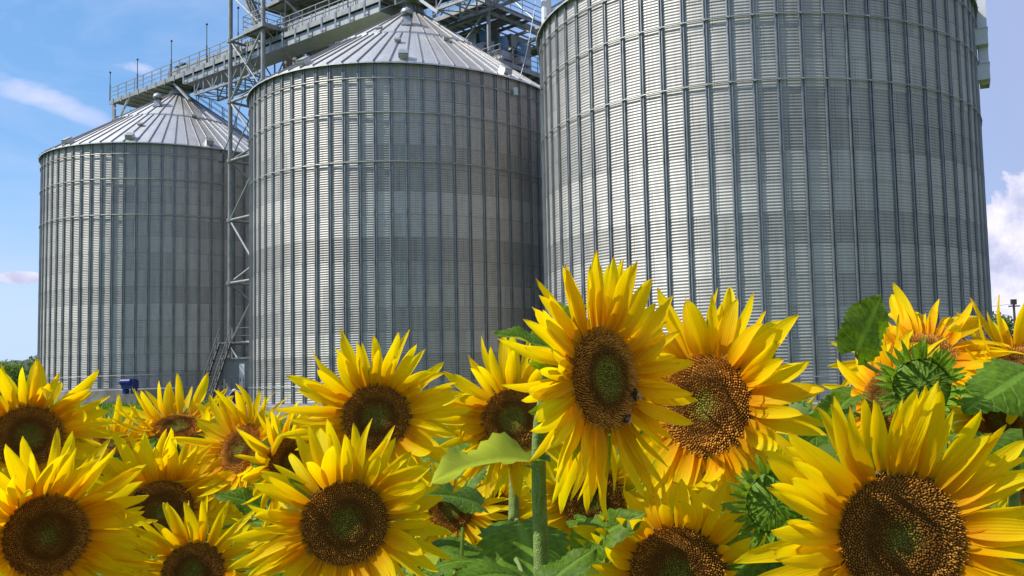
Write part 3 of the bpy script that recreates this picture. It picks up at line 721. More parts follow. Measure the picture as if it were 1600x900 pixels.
# lightning down-cable from the machinery tower to the middle silo eave
a_ = at_y(837, 2, 57.0); b_ = at_y(822, 80, 51.0); c_ = at_y(806, 143, 47.2)
ca = MB(); pts = []
for k in range(17):
    t = k/16; q = a_.lerp(c_, t); q.z -= .5*math.sin(PI*t); pts.append(q)
ca.tube(pts, .026, 6); ca.box(c_, (.2, .2, .4))
tag(ca.build('down_cable', M['pale']), 'slack pale cable hanging from the machinery tower to the middle silo eave', 'cable')
a_ = at_y(358+22, 150, 60.0); c_ = at_y(345, 247, 61.0)
ca = MB(); pts = [a_.lerp(c_, k/16)-UP*.3*math.sin(PI*k/16) for k in range(17)]
ca.tube(pts, .03, 6); ca.box(c_, (.35, .3, .55))
tag(ca.build('down_cable', M['dark']), 'thin dark cable from the elevator tower down to the far silo eave', 'cable')

# ------------------------------------------------------------------ trees behind, pole
def leafquad(mb, uv, p, sz, r):
    n_ = Vector((r.gauss(0, 1), r.gauss(0, 1), r.gauss(0, 1)+.5)).normalized(); x = n_.orthogonal().normalized(); y = n_.cross(x)
    q = r.uniform(0, 6.28); x, y = x*math.cos(q)+y*math.sin(q), y*math.cos(q)-x*math.sin(q); b0 = len(mb.v)
    mb.v += [p-x*sz*.35, p+y*sz*.5, p+x*sz*.35, p-y*sz*.5]; uv += [(-.4, .5), (0.2, 1), (.4, .5), (.2, 0)]; mb.face((b0, b0+1, b0+2, b0+3))
def tree(label, base, H, Rr, nl, sz, seed, lobes=9):
    r = random.Random(seed); base = Vector(base)
    root = thing('broadleaf_tree', label, 'tree', base)
    t_ = MB(); t_.tube([base-UP*.1, base+UP*H*.3+Vector((.1, 0, 0)), base+UP*H*.62, base+UP*H*.9], [H*.03, H*.022, H*.013, .02], 8)
    cs_ = []
    for k in range(lobes):
        a = r.uniform(0, 6.28); hh = r.uniform(.30, .92); rr = Rr*r.uniform(.25, .8)*(1.15-abs(hh-.5))
        c_ = base+Vector((math.cos(a)*rr, math.sin(a)*rr, hh*H)); cs_.append((c_, Rr*r.uniform(.28, .5)))
        t_.tube([base+UP*H*hh*.55, c_], [H*.010, .015], 6)
    t_.build('trunk', M['bark'], root, smooth=True)
    l_ = MB(); uv = []
    for k in range(nl):
        c_, q = r.choice(cs_); d = Vector((r.gauss(0, 1), r.gauss(0, 1), r.gauss(0, .9))).normalized()*q*r.uniform(.45, 1.12)
        leafquad(l_, uv, c_+d, sz*r.uniform(.6, 1.4), r)
    l_.build('crown', M['treeleaf'], root, uvs=uv)
b = at_y(34, 600, 105); tree('low bushy green tree at the left edge below the hill', (b.x, b.y, 0), 4.6, 3.4, 5200, .30, 3)
b = at_y(58, 600, 112); tree('rounded tree touching the far silo left edge', (b.x+.5, b.y, 0), 6.4, 3.6, 5200, .30, 4)
b = at_y(1568, 560, 95); tree('olive green tree just past the near silo right edge', (b.x, b.y, 0), 6.4, 3.0, 5200, .32, 5)
b = at_y(1602, 560, 98); tree('rust tinted low tree at the far right edge', (b.x, b.y, 0), 5.0, 2.8, 4000, .32, 6)
b = at_y(1589, 560, 85); pz = at_y(1589, 470, 85).z
PL = thing('utility_pole', 'dark utility pole with a crossarm at the right edge', 'pole', (b.x, b.y, 0))
m_ = MB(); m_.tube([(b.x, b.y, 0), (b.x, b.y, pz)], [.16, .11], 8); m_.build('post', M['pole'], PL)
m_ = MB(); m_.box((b.x, b.y-.1, pz-.5), (1.1, .1, .12)); m_.box((b.x, b.y, pz-.1), (.5, .3, .5)); m_.build('crossarm', M['pole'], PL)
m_ = MB(); pts = []
A = Vector((b.x-.4, b.y-.1, pz-.3)); B = Vector((-2, 140, 8.2))
for k in range(21): pts.append(A.lerp(B, k/20)-UP*1.2*math.sin(PI*k/20))
m_.tube(pts, .018, 5); tag(m_.build('power_line', M['dark']), 'thin power line running from the pole behind the near silo', 'wire')

# ------------------------------------------------------------------ sunflower parts
def petal_mesh(seed, curl, wid):
    r = random.Random(seed); nt_, ns = 11, 7; p = MB(); uv = []
    a0 = r.uniform(-.1, .2); a1 = curl+r.uniform(-.35, .35); a2 = r.uniform(-.5, .5); tw = r.uniform(-.9, .9); lb = r.uniform(-.16, .16); cup = r.uniform(.12, .45); ph = r.uniform(0, 6)
    y = z = 0; pv = 0
    for i in range(nt_):
        t = i/(nt_-1); th = a0+a1*t+a2*t*t
        if i: d = t-pv; y += math.cos(th)*d; z += math.sin(th)*d
        pv = t
        w_ = wid*1.72*((t+.09)**.62)*((1-t)**.70+.0); w_ = max(w_, .004)
        k = tw*t; 
        for j in range(ns):
            s_ = -1+2*j/(ns-1); xx = s_*w_; zz = cup*w_*(s_*s_)*1.2 + .055*w_*math.cos(s_*PI*2.2) + .012*math.sin(t*9+s_*3+ph)*abs(s_)
            x2 = xx*math.cos(k)-zz*math.sin(k); z2 = xx*math.sin(k)+zz*math.cos(k)
            p.v.append(Vector((x2+lb*t*t, y-z2*math.sin(th), z+z2*math.cos(th)))); uv.append((s_*.5+.5, t))
    for i in range(nt_-1):
        for j in range(ns-1): p.face((i*ns+j, i*ns+j+1, (i+1)*ns+j+1, (i+1)*ns+j))
    return p.mesh('petal', M['petal'], True, uvs=uv)
PET = {'flat': [petal_mesh(100+i, -.15, .096+.022*(i % 3)) for i in range(9)],
       'fwd': [petal_mesh(200+i, .55, .094+.02*(i % 3)) for i in range(8)],
       'back': [petal_mesh(300+i, -1.0, .095+.02*(i % 3)) for i in range(8)],
       'curl': [petal_mesh(400+i, 2.3 if i % 2 else -2.2, .15) for i in range(6)]}
def disc_mesh(seed, n_=900, gr_=.20, br=1.0):
    r = random.Random(seed); p = MB(); cols = []
    def zc_(q): return .16*(1-q**2.5) - .10*math.exp(-(q/.30)**2)
    rings = [0, .15, .3, .45, .6, .75, .9, 1.0]; na = 36; b0 = 0
    for q in rings:
        for j in range(na):
            a = 2*PI*j/na; p.v.append(Vector((q*math.cos(a), q*math.sin(a), zc_(q)-.03))); cols.append((.12, .055, .012, 1) if q > .3 else (.07, .06, .012, 1))
    for i in range(len(rings)-1):
        for j in range(na): p.face((i*na+j, i*na+(j+1) % na, (i+1)*na+(j+1) % na, (i+1)*na+j))
    ga = PI*(3-math.sqrt(5)); sp_ = 1.0/math.sqrt(n_)
    for k in range(n_):
        q = math.sqrt((k+.5)/n_); a = k*ga; c_ = Vector((q*math.cos(a), q*math.sin(a), zc_(q)-.03)); rd = Vector((math.cos(a), math.sin(a), 0))
        def lerp3(u, v, t): t = min(1, max(0, t)); return tuple(x+(y-x)*t for x, y in zip(u, v))
        f = r.random()
        if q < .52:
            k_ = (q-gr_+r.uniform(-.08, .08))/.24; h, wd = .035+.03*min(1, max(0, k_)), .80*sp_
            top = lerp3((.16, .155, .02), (.20, .085, .015), k_); bot = lerp3((.10, .09, .014), (.10, .04, .008), k_)
        else:
            k_ = (q-.52)/.2; h, wd = (.05+.06*min(1, k_))*r.uniform(.6, 1.2), .72*sp_
            top = lerp3((.22, .092, .016), (.50, .26, .04) if f < .45 else (.36, .170, .028), k_); bot = lerp3((.10, .04, .008), (.22, .095, .018), k_)
        br_ = br*r.uniform(.8, 1.2)*(1-.35*math.exp(-((q-.50)/.10)**2)); top = tuple(min(.9, c*br_*1.8) for c in top); bot = tuple(c*br_*2.6 for c in bot); h *= .66; wd *= r.uniform(.7, 1.15)
        ti = c_+UP*h+rd*h*(.35*q)+Vector((r.uniform(-.022, .022), r.uniform(-.022, .022), 0)); b0 = len(p.v); tg = Vector((-rd.y, rd.x, 0))
        mid = c_.lerp(ti, .6)
        for pt, s_, cc in ((c_, wd, bot), (mid, wd*.85, tuple((x+y)/2 for x, y in zip(top, bot)))):
            for u, v in ((1, 0), (0, 1), (-1, 0), (0, -1)): p.v.append(pt+rd*u*s_+tg*v*s_); cols.append((*cc, 1))
        p.v.append(ti); cols.append((*top, 1))
        for j in range(4):
            p.face((b0+j, b0+(j+1) % 4, b0+4+(j+1) % 4, b0+4+j)); p.face((b0+4+j, b0+4+(j+1) % 4, b0+8))
    return p.mesh('disc', M['floret'], False, cols=cols)
DISC = [disc_mesh(0, 1500, .22, .9), disc_mesh(1, 1700, .30, 1.0), disc_mesh(2, 1400, .10, 1.1), disc_mesh(3, 1600, .18, .8)]
DISC_BIG = disc_mesh(9, 2300, .08, .8)
def bract_strip(mb, uv, base, dirv, nrm, L, wd, curl, n_=6):
    side = dirv.cross(nrm).normalized(); b0 = len(mb.v); p = Vector(base); th = 0
    for i in range(n_):
        t = i/(n_-1); ww = wd*((t+.25)**.4)*((1-t)**.8)*1.25+.001
        th = curl*t; d = dirv*math.cos(th)+nrm*math.sin(th); nn = nrm*math.cos(th)-dirv*math.sin(th)
        if i: p = p+d*L/(n_-1)
        mb.v += [p-side*ww+nn*ww*.35, Vector(p), p+side*ww+nn*ww*.35]; uv += [(-.5, t), (0, t), (.5, t)]
    for i in range(n_-1):
        for j in range(2): q = b0+i*3+j; mb.face((q, q+1, q+4, q+3))
def calyx_mesh(seed, L=.62):
    r = random.Random(seed); p = MB(); uv = []
    for ring, (cnt, rr, z, tilt) in enumerate(((20, .98, -.10, -.15), (16, .90, -.22, -.45))):
        for k in range(cnt):
            a = 2*PI*(k+.5*ring)/cnt+r.uniform(-.1, .1); rd = Vector((math.cos(a), math.sin(a), 0)); ti = tilt+r.uniform(-.3, .3)
            d = (rd*math.cos(ti)+UP*math.sin(ti)).normalized(); nn = (UP*math.cos(ti)-rd*math.sin(ti)).normalized()
            bract_strip(p, uv, rd*rr+UP*z, d, nn, L*r.uniform(.7, 1.25), .15, r.uniform(-.9, .5))
    return p.mesh('calyx', M['bract'], True, uvs=uv)
CAL = [calyx_mesh(i) for i in range(3)]
def recept_mesh():
    p = MB(); p.lathe([(1.0, .02), (1.05, -.06), (1.0, -.18), (.8, -.32), (.5, -.46), (.26, -.60), (.16, -.74)], 28); return p.mesh('flower_head', M['stem'], True)
REC = recept_mesh()
def leaf_mesh(seed, fold=.35, droop=.5, wave=.05, nv=25, nu=11):
    r = random.Random(seed); p = MB(); uv = []
    ph = r.uniform(0, 6); bend = r.uniform(-.15, .15)
    for i in range(nv):
        t = i/(nv-1); w_ = .60*((t+.02)**.42)*((1-t)**.78)*1.42
        if i: w_ *= 1+.07*((i % 2)*2-1)*(1 if t < .95 else 0)
        yc, zc_ = t, -droop*t*t*.6
        for j in range(nu):
            s_ = -1+2*j/(nu-1); a = abs(s_)
            x = s_*w_; y = yc-.16*((1-t)**3)*a**1.2+bend*0
            z = zc_+fold*w_*a*.9-.22*w_*a*a+wave*math.sin(t*13+ph+(1.3 if s_ > 0 else 0))*a*a
            p.v.append(Vector((x+bend*t*t, y, z))); uv.append((s_*.5, t))
    for i in range(nv-1):
        for j in range(nu-1): p.face((i*nu+j, i*nu+j+1, (i+1)*nu+j+1, (i+1)*nu+j))
    return p, uv
LEAF_SRC = [leaf_mesh(i, f, d, wv) for i, (f, d, wv) in enumerate(((.35, .5, .05), (.15, .9, .06), (.6, .3, .04), (.25, 1.3, .07), (-.3, .6, .06), (.1, .2, .05), (.62, .45, .075)))]
LEAF = [p.mesh('leaf', M['leaf'], True, uvs=uv) for p, uv in LEAF_SRC]

def head_frame(pos, yaw, pitch, roll=0):
    d = (CAM-pos); d.z *= .3; d.normalize(); a = math.atan2(d.x, -d.y)+R_(yaw); e = R_(pitch)
    n_ = Vector((math.sin(a)*math.cos(e), -math.cos(a)*math.cos(e), math.sin(e)))
    x = UP.cross(n_); x = -x if x.length < 1e-4 else x; x.normalize(); x = x if True else x
    y = n_.cross(x).normalized()
    if roll: x, y = x*math.cos(R_(roll))+y*math.sin(R_(roll)), y*math.cos(R_(roll))-x*math.sin(R_(roll))
    return x, y, n_
def bez(a, b, c, d, n_=14):
    return [a*(1-t)**3+b*3*t*(1-t)**2+c*3*t*t*(1-t)+d*t**3 for t in [i/(n_-1) for i in range(n_)]]
def add_leaf(root, base, tip, nrm, width=1.0, var=0, attach=None, rad=.0035):
    base, tip = Vector(base), Vector(tip); d = tip-base; L = d.length; y = d.normalized(); z = Vector(nrm); z = (z-y*z.dot(y)).normalized(); x = y.cross(z)
    W = frame(base, x, y, z) @ Matrix.Diagonal((L*width, L, L, 1)); lf = link('leaf', LEAF[var % len(LEAF)], root, W)
    if attach is not None:
        attach = Vector(attach); pt = MB(); pt.tube(bez(attach, attach+(base-attach)*.35+UP*.02, base-y*L*.25-z*.004, base+y*L*.03-z*.005, 9), [rad*1.4]*3+[rad]*4+[rad*.7, rad*.3], 7)
        pt.build('petiole', M['stem'], lf, None, True)
    return lf
ALLF = []
def sunflower(label, px, py, rpx, rm, yaw, pitch, plen=1.45, n=44, style=('flat', 'fwd'), cup=18, big=False, seed=0, group=None, roll=0, stem_px=None, droop=0, nleaf=2, gap=None, stem_r=None, calyx=1.0, odd=.09):
    r = random.Random(1000+seed); depth = rm*FPX/rpx; pos = at(px, py, depth)
    x, y, nn = head_frame(pos, yaw, pitch, roll)
    # stem foot: behind the head, on the soil
    foot = pos-nn*.22+Vector((r.uniform(-.08, .08), r.uniform(0, .12), 0))
    if stem_px: foot = at(stem_px[0], stem_px[1], depth+stem_px[2])
    foot = Vector((foot.x, foot.y, 0))
    n = int(n*1.42); root = thing('sunflower', label, 'sunflower', foot, group or 'sunflowers in the field before the silos')
    neck = pos-nn*rm*.70; z_n = neck.z
    if stem_px:
        k = at(stem_px[0], stem_px[1], depth+stem_px[2]); foot2 = Vector((k.x, k.y, k.z)); foot2.z = 0
        pts = [foot2, foot2+UP*(k.z*.5), k-UP*.03]+bez(k, k+UP*(z_n-k.z)*.55, neck-nn*.09+UP*.03, neck, 12)
    else:
        pts = bez(foot, foot+UP*z_n*.6, neck-nn*.13-UP*(.05+.25*max(0, -nn.z)), neck, 18)
    sr = stem_r or rm*.17
    st = MB(); k_ = len(pts); st.tube(pts, [sr*(1.15-.3*i/(k_-1)) for i in range(k_)], 12); st.build('stem', M['stem'], root, None, True)
    HW = frame(pos, x, y, nn) @ Matrix.Scale(rm, 4)
    hd = link('flower_head', REC, root, HW)
    link('disc', DISC_BIG if big else DISC[seed % 4], hd, HW @ Matrix.Rotation(r.uniform(0, 6), 4, 'Z'))
    link('calyx', CAL[seed % 3], hd, HW @ Matrix.Rotation(r.uniform(0, 6), 4, 'Z') @ Matrix.Diagonal((calyx, calyx, 1, 1)))
    for k in range(n):
        layer = k % 2; a = 2*PI*(k+r.uniform(-.35, .35))/n
        if gap and gap[0] < math.degrees(a) % 360 < gap[1]: continue
        if r.random() < .035: continue
        down = max(0, -math.sin(a))
        pool = PET[style[layer]] if r.random() > odd else PET['curl' if r.random() < .3 else 'back']
        L = plen*r.uniform(.80, 1.14)*(1.02 if layer == 0 else .92); wd = r.uniform(.80, 1.20)*1.12/(.55+.45*L/1.45)
        tilt = R_(cup*(.25 if layer == 0 else 1.0)+r.uniform(-15, 17)-droop*down)
        P = HW @ Matrix.Rotation(a-PI/2, 4, 'Z') @ Matrix.Translation((0, .90+.03*layer, -.05+.06*layer)) @ Matrix.Rotation(tilt, 4, 'X') @ Matrix.Rotation(R_(r.uniform(-22, 22)), 4, 'Y') @ Matrix.Rotation(R_(r.uniform(-9, 9)), 4, 'Z') @ Matrix.Diagonal((L*wd, L, L, 1))
        link('petal', r.choice(pool), hd, P)
    for k in range(nleaf):
        zz = r.uniform(.62, .86)*z_n; i = min(range(k_), key=lambda q: abs(pts[q].z-zz)); A = pts[i]; an = r.uniform(0, 6.28)
        o = Vector((math.cos(an), math.sin(an), 0)); B = A+o*r.uniform(.06, .12)+UP*r.uniform(.02, .06); T = B+o*r.uniform(.14, .22)-UP*r.uniform(.01, .12)
        add_leaf(root, B, T, UP+o*.3, r.uniform(.8, 1.05), r.randrange(6), A)
    ALLF.append((root, pts)); return root, pos, (x, y, nn), pts

F1 = sunflower('tall sunflower turned right, its hairy stem in full view and bees on its disc', 945, 592, 82, .066, 50, 4, 1.55, 58, ('flat', 'flat'), 5, seed=1, odd=.05, roll=14, stem_px=(846, 880, .10), droop=14, nleaf=0, stem_r=.0098, calyx=1.1)
F2 = sunflower('large sunflower partly hidden behind the tall one, right half of its petals showing', 1102, 632, 82, .076, -28, 2, 1.50, 50, ('flat', 'flat'), 10, seed=2, roll=-10, droop=10, nleaf=1)
F3 = sunflower('sunflower with round disc square to the viewer, low at the centre left', 540, 818, 68, .064, -4, 6, 1.50, 54, ('flat', 'fwd'), 14, seed=3, nleaf=1)
F4 = sunflower('sunflower above and behind the square-on one, its petals against the middle silo', 588, 652, 53, .066, -6, 4, 1.75, 46, ('flat', 'fwd'), 12, seed=4)
F5 = sunflower('sunflower behind the pale folded leaf, left of the hairy stem', 802, 655, 50, .066, -5, 3, 1.78, 46, ('flat', 'fwd'), 10, seed=5, droop=20, nleaf=1, stem_px=(803, 880, .05))
F6 = sunflower('biggest closest sunflower at the lower right corner with a huge brown disc', 1410, 842, 106, .070, 17, 9, 1.5, 58, ('fwd', 'flat'), 26, True, seed=6, odd=0, roll=12, nleaf=1)
F7 = sunflower('half visible sunflower at the bottom edge under the tall one, petals all pointing up', 1057, 900, 80, .068, -8, 10, 1.25, 44, ('flat', 'fwd'), 34, seed=7, nleaf=0)
F8 = sunflower('sunflower by the left edge with a reddish brown disc, below the far silo corner', 45, 682, 50, .066, 12, 8, 1.7, 44, ('flat', 'fwd'), 14, seed=8)
F9 = sunflower('big dark disc sunflower at the lower left edge, closest on that side', 73, 838, 66, .066, 24, 6, 1.55, 52, ('flat', 'fwd'), 30, True, seed=9)
F10 = sunflower('sunflower with long upright petals above a mostly covered disc, right of the lower left one', 252, 798, 50, .070, -6, 6, 1.8, 52, ('fwd', 'flat'), 22, seed=10)
F11 = sunflower('small fresh sunflower at the bottom edge with short pointed petals', 302, 893, 46, .050, -10, 12, 1.75, 32, ('flat', 'flat'), 22, seed=11, nleaf=1)
F12 = sunflower('sunflower facing the sky with a thin sliver of disc, in front of the blue fan', 278, 668, 36, .060, -8, 56, 1.95, 38, ('flat', 'fwd'), 26, seed=12, gap=(215, 325))
F13 = sunflower('little sunflower tilted up with a green base showing, below the concrete plinth', 176, 694, 29, .047, 10, 58, 2.1, 28, ('flat', 'fwd'), 22, seed=13, gap=(210, 330))
F14 = sunflower('sunflower turned left beneath the cabin, its disc seen almost edge on', 376, 702, 42, .060, -48, 20, 1.75, 38, ('flat', 'fwd'), 14, seed=14)
F15 = sunflower('sunflower peeping at the bottom edge between the short petalled and square-on ones', 424, 898, 36, .046, -30, 14, 1.7, 32, ('flat', 'flat'), 16, seed=15)
F16 = sunflower('bright yellow sunflower seen from its side left of the centre left disc', 456, 724, 42, .056, 34, 6, 1.8, 42, ('fwd', 'fwd'), 30, seed=16, stem_px=(428, 850, .03))
F17 = sunflower('upward facing sunflower behind the green bud at the right, brown disc between raggedy petals', 1442, 556, 52, .062, 0, 46, 1.8, 46, ('flat', 'back'), 14, seed=17, droop=8, nleaf=1)
F18 = sunflower('sunflower cut by the right edge with tall gathered petals', 1610, 574, 52, .062, 20, 46, 1.8, 40, ('fwd', 'fwd'), 40, seed=18)
F19 = sunflower('ragged wilting sunflower under the leaf at the right edge', 1560, 655, 46, .056, 26, 20, 1.5, 40, ('flat', 'back'), 10, seed=19)
F20 = sunflower('crumpled sunflower turned away left of the green bud', 1384, 626, 50, .054, -42, 16, 1.75, 46, ('flat', 'back'), 10, seed=20)
F21 = sunflower('small orange tinted sunflower turned away in the gap before the near silo', 1248, 652, 24, .050, 150, 5, 1.3, 26, ('fwd', 'fwd'), 60, seed=21, nleaf=1, stem_px=(1255, 760, -.02))
F22 = sunflower('shaded sunflower low behind the folded leaf, dark disc between stems', 768, 806, 38, .066, 6, -12, 1.35, 40, ('flat', 'flat'), 6, seed=22)
F23 = sunflower('shaded sunflower with a dark disc right of the hairy stem', 925, 782, 52, .076, -10, -10, 1.2, 40, ('flat', 'flat'), 4, seed=23)
F24 = sunflower('yellow sunflower glimpsed low at the far left edge', -22, 862, 40, .055, 20, 10, 1.4, 36, ('flat', 'fwd'), 14, seed=24)
F25 = sunflower('blurred yellow sunflower between the centre left disc and the green leaves', 706, 796, 36, .060, -10, 8, 1.6, 34, ('flat', 'flat'), 10, seed=25)
F26 = sunflower('back of a sunflower at the right edge below the wilting one', 1600, 745, 40, .055, 60, 0, 1.4, 34, ('flat', 'flat'), 10, seed=26)

F27 = sunflower('sunflower showing only its upper petals above the lower left dark disc', 8, 778, 44, .064, 10, 6, 1.75, 46, ('flat', 'fwd'), 16, seed=27)
F28 = sunflower('sunflower mostly hidden under the sky facing one, petals fanning upward', 330, 772, 34, .060, -10, 8, 1.8, 40, ('flat', 'fwd'), 14, seed=28)

# buds
def bud(label, px, py, rpx, rm, yaw, pitch, seed, foot_dx=.05):
    r = random.Random(seed); depth = rm*FPX/rpx; pos = at(px, py, depth); x, y, nn = head_frame(pos, yaw, pitch)
    foot = Vector((pos.x+foot_dx, pos.y+.12, 0)); root = thing('sunflower_bud', label, 'flower bud', foot, 'closed sunflower buds')
    neck = pos-nn*rm*.7; st = MB(); pts = bez(foot, foot+UP*neck.z*.7, neck-nn*.12-UP*.02, neck, 16); st.tube(pts, [rm*.22]*10+[rm*.2]*6, 10); st.build('stem', M['stem'], root, None, True)
    HW = frame(pos, x, y, nn) @ Matrix.Scale(rm, 4)
    hd = link('flower_head', REC, root, HW)
    # closed centre: ray buds folded inwards
    c_ = MB(); uv = []
    c_.lathe([(1.0, -.06), (.9, .08), (.65, .16), (.35, .18), (.01, .15)], 24); uv += [(.3, .5)]*len(c_.v)
    for ring, (cnt, rr, lift, z) in enumerate(((28, .96, .95, .04), (24, .80, .70, .13), (18, .58, .55, .17), (10, .34, .45, .18))):
        for k in range(cnt):
            a = 2*PI*(k+.5*ring)/cnt+r.uniform(-.12, .12); rd = Vector((math.cos(a), math.sin(a), 0)); d = (-rd*.75+UP*(lift+r.uniform(-.25, .25))).normalized(); n_ = UP.cross(rd).cross(d).normalized(); n_ = n_ if n_.z > 0 else -n_
            bract_strip(c_, uv, rd*rr+UP*z, d, n_, r.uniform(.34, .52), r.uniform(.055, .085), r.uniform(-1.1, -.3), 6)
    c_.build('closed_centre', M['bract'], hd, HW, True, uvs=uv)
    b_ = MB(); uv = []
    for ring, (cnt, rr, z, ti0) in enumerate(((26, 1.0, .02, 1.35), (24, 1.04, -.05, .80), (22, 1.02, -.14, .25), (18, .92, -.28, -.35))):
        for k in range(cnt):
            a = 2*PI*(k+.5*ring)/cnt+r.uniform(-.12, .12); rd = Vector((math.cos(a), math.sin(a), 0)); ti = ti0+r.uniform(-.35, .35)
            d = (rd*math.cos(ti)+UP*math.sin(ti)).normalized(); n_ = (UP*math.cos(ti)-rd*math.sin(ti)).normalized()
            bract_strip(b_, uv, rd*rr+UP*z, d, n_, r.uniform(.50, .95), .135, r.uniform(-1.0, 1.2), 8)
    b_.build('bracts' if False else 'bract_rosette', M['bract'], hd, HW, True, uvs=uv); return root, pos, None, pts
B1 = bud('spiky green bud in the gap between the two right hand discs', 1212, 786, 46, .035, -4, 8, 51)
B2 = bud('green bud whose bracts stand up above the biggest sunflower', 1440, 604, 44, .039, 4, 10, 52, -.06)

# leaves that show clearly, each on the plant it grows from
def L_(plant, b, t, db, dt, nrm, width, var, att=None, rad=.0035):
    root, pts = plant[0], plant[-1]; base, tip = at(b[0], b[1], db), at(t[0], t[1], dt)
    dense = [p.lerp(q, k/6) for p, q in zip(pts, pts[1:]) for k in range(6)]
    A = min((p for p in dense if p.z < max(base.z-.04, .4)), key=lambda p: (p-base).length+max(0, .10-(base.z-p.z)))
    add_leaf(root, base, tip, nrm, width, var, A, rad)
L_(F1, (826, 722), (672, 710), 1.20, 1.24, (.12, .28, 1), .85, 6, (848, 838, 1.21), .0032)
L_(F1, (850, 545), (780, 512), 1.26, 1.22, (-.1, -.5, .8), .8, 2, (858, 640, 1.19))
L_(F17, (1338, 548), (1380, 456), 1.36, 1.38, (.5, -.9, .2), 1.0, 5, (1372, 640, 1.42))
L_(F18, (1604, 580), (1522, 634), 1.30, 1.22, (.0, -.75, .7), .85, 5, (1612, 700, 1.4))
L_(F2, (1188, 560), (1262, 586), 1.45, 1.50, (.1, -.8, .5), .9, 3, (1150, 640, 1.44))
L_(F7, (902, 868), (972, 792), 1.22, 1.16, (-.4, -.8, .5), .72, 0, (930, 960, 1.25))
L_(F7, (838, 930), (922, 846), 1.05, 1.08, (-.4, -.7, .6), .85, 5, (900, 990, 1.2))
L_(F5, (815, 905), (745, 872), 1.25, 1.18, (.0, -.6, .8), 1.0, 1, (820, 980, 1.3))
L_(F3, (756, 880), (676, 856), 1.6, 1.55, (0, -.3, .95), .7, 1, (800, 930, 1.7))
L_(F25, (752, 790), (672, 752), 2.0, 1.9, (-.2, -.6, .7), .9, 0, (776, 870, 2.05))
L_(F25, (730, 760), (752, 700), 2.2, 2.25, (-.3, -.8, .4), .9, 0, (748, 850, 2.2))
L_(F23, (900, 812), (960, 806), 1.75, 1.7, (0, -.2, 1), .8, 3, (880, 900, 1.85))
L_(F20, (1330, 622), (1230, 708), 1.5, 1.4, (-.3, -.4, .85), .55, 0, (1350, 700, 1.5))
L_(F20, (1310, 640), (1262, 700), 1.45, 1.35, (.3, -.8, .3), .6, 2, (1350, 720, 1.5))
L_(B1, (1290, 850), (1215, 880), 1.15, 1.08, (0, -.6, .7), .8, 0, (1240, 830, 1.25))
L_(B1, (1240, 842), (1120, 866), 1.16, 1.06, (0, -.3, .9), .36, 4, (1250, 860, 1.22))
L_(B1, (1238, 825), (1252, 905), 1.02, .98, (-.3, -.9, .3), .8, 5, (1250, 860, 1.1))
L_(F6, (1600, 690), (1500, 720), 1.4, 1.3, (0, -.6, .8), .8, 3, (1640, 760, 1.4))
L_(F6, (1610, 830), (1560, 800), 1.2, 1.15, (0, -.6, .8), .8, 1, (1640, 900, 1.2))
L_(F10, (420, 800), (350, 760), 1.9, 1.85, (0, -.5, .8), .9, 0, (440, 880, 2.0))
L_(F14, (430, 770), (395, 715), 2.0, 1.95, (.2, -.7, .6), .7, 2, (430, 850, 2.1))
L_(F13, (160, 760), (205, 735), 2.4, 2.3, (.2, -.7, .6), .8, 1, (172, 800, 2.45))
L_(F9, (20, 800), (-20, 740), 1.5, 1.5, (.2, -.7, .6), .8, 1, (30, 880, 1.6))

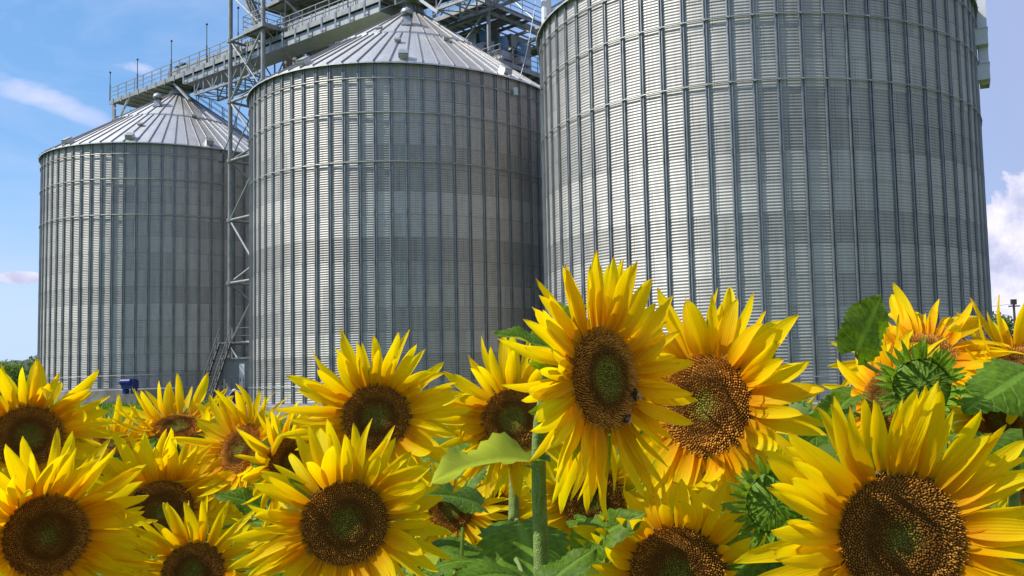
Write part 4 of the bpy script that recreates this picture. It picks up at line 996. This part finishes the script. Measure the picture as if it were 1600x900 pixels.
# leafy undergrowth closing the gaps between the stalks
ug = MB(); uuv = []; r = random.Random(77)
UG_SRC = [leaf_mesh(20+i, f, d, wv, 12, 5) for i, (f, d, wv) in enumerate(((.35, .5, .05), (.15, .9, .06), (.6, .3, .04), (.25, 1.3, .07), (-.3, .6, .06), (.1, .2, .05)))]
for k in range(560):                       # stalks, each with its whorl of leaves
    d = r.uniform(1.5, 5.2) if k < 320 else r.uniform(5.0, 9.0); px = r.uniform(-500, 2100)
    hmax = (1.38 - .03*(d-1.5) if d < 3 else 1.25)*r.uniform(.72, 1.0)
    p0 = at(px, 700, d); p0.z = 0; top = p0+Vector((r.uniform(-.06, .06), r.uniform(-.06, .06), hmax)); n0 = len(ug.v)
    ug.tube([p0, p0.lerp(top, .5)+Vector((r.uniform(-.02, .02), 0, 0)), top], [.010, .008, .004], 5); uuv += [(.3, .5)]*(len(ug.v)-n0)
    for q in range(r.randint(4, 7)):
        z = hmax*r.uniform(.35, 1.0); c_ = p0.lerp(top, z/hmax); src, uv = UG_SRC[r.randrange(6)]; L = r.uniform(.12, .23); an = r.uniform(0, 6.28)
        o = Vector((math.cos(an), math.sin(an), r.uniform(-.7, .35))).normalized()
        nz_ = (UP+Vector((r.uniform(-.7, .7), r.uniform(-.9, .4), 0))); nz_ = (nz_-o*nz_.dot(o)).normalized(); xx = o.cross(nz_); st_p = c_+o*.05
        W = frame(st_p, xx, o, nz_) @ Matrix.Diagonal((L*.9, L, L, 1)); n0 = len(ug.v)
        ug.tube([c_-UP*.02, st_p+o*.01], .003, 4); uuv += [(.3, .5)]*(len(ug.v)-n0); b0 = len(ug.v)
        ug.v += [W @ v for v in src.v]; uuv += uv
        for f in src.f: ug.face([b0+i for i in f])
tag(ug.build('undergrowth', M['leaf'], None, None, True, uvs=uuv), 'dense green sunflower leaves filling the gaps low between the stalks', 'leaves', None, 'stuff')

# bees on the discs
def bee(label, head, u, v, ang, s_=.0075):
    pos, (x, y, n_) = head[1], head[2]; rm = .066
    c_ = pos+x*u*rm+y*v*rm+n_*rm*.16; f_ = x*math.cos(ang)+y*math.sin(ang); sd = n_.cross(f_)
    root = thing('bee', label, 'bee', c_); m_ = MB()
    prof = [(.02, -1.0), (.28, -.85), (.42, -.5), (.36, -.15), (.20, -.02), (.38, .15), (.42, .38), (.30, .58), (.14, .64), (.26, .74), (.26, .92), (.02, 1.02)]
    m_.lathe([(a*s_, b*s_) for a, b in prof], 12, c_, (sd, n_, f_)); bo = m_.build('body', M['bee'], root, None, True)
    for k in (-1, 1):
        w_ = MB(); a = c_+n_*s_*.4+f_*s_*.25; w_.v += [a, a+sd*k*s_*.5-f_*s_*.3+n_*s_*.25, a+sd*k*s_*.75-f_*s_*1.1+n_*s_*.3, a+sd*k*s_*.35-f_*s_*1.2+n_*s_*.2]; w_.face((0, 1, 2, 3)); w_.build('wing', M['wing'], root)
    for k in (-1, 1):
        for q in (-.1, .25, .5):
            l_ = MB(); a = c_+f_*s_*q-n_*s_*.2; l_.tube([a, a+sd*k*s_*.6-n_*s_*.1, a+sd*k*s_*.8-n_*s_*.7], .0005, 5); l_.build('leg', M['bee'], root)
bee('dark bee feeding near the right rim of the tall sunflower disc', F1, .60, -.50, 1.3, .0085)
bee('dark bee at the lower rim of the tall sunflower disc', F1, .18, -.86, .4, .0075)
bee('dark bee on the upper left rim of the disc with long upright petals', F10, -.66, .55, 2.0, .009)
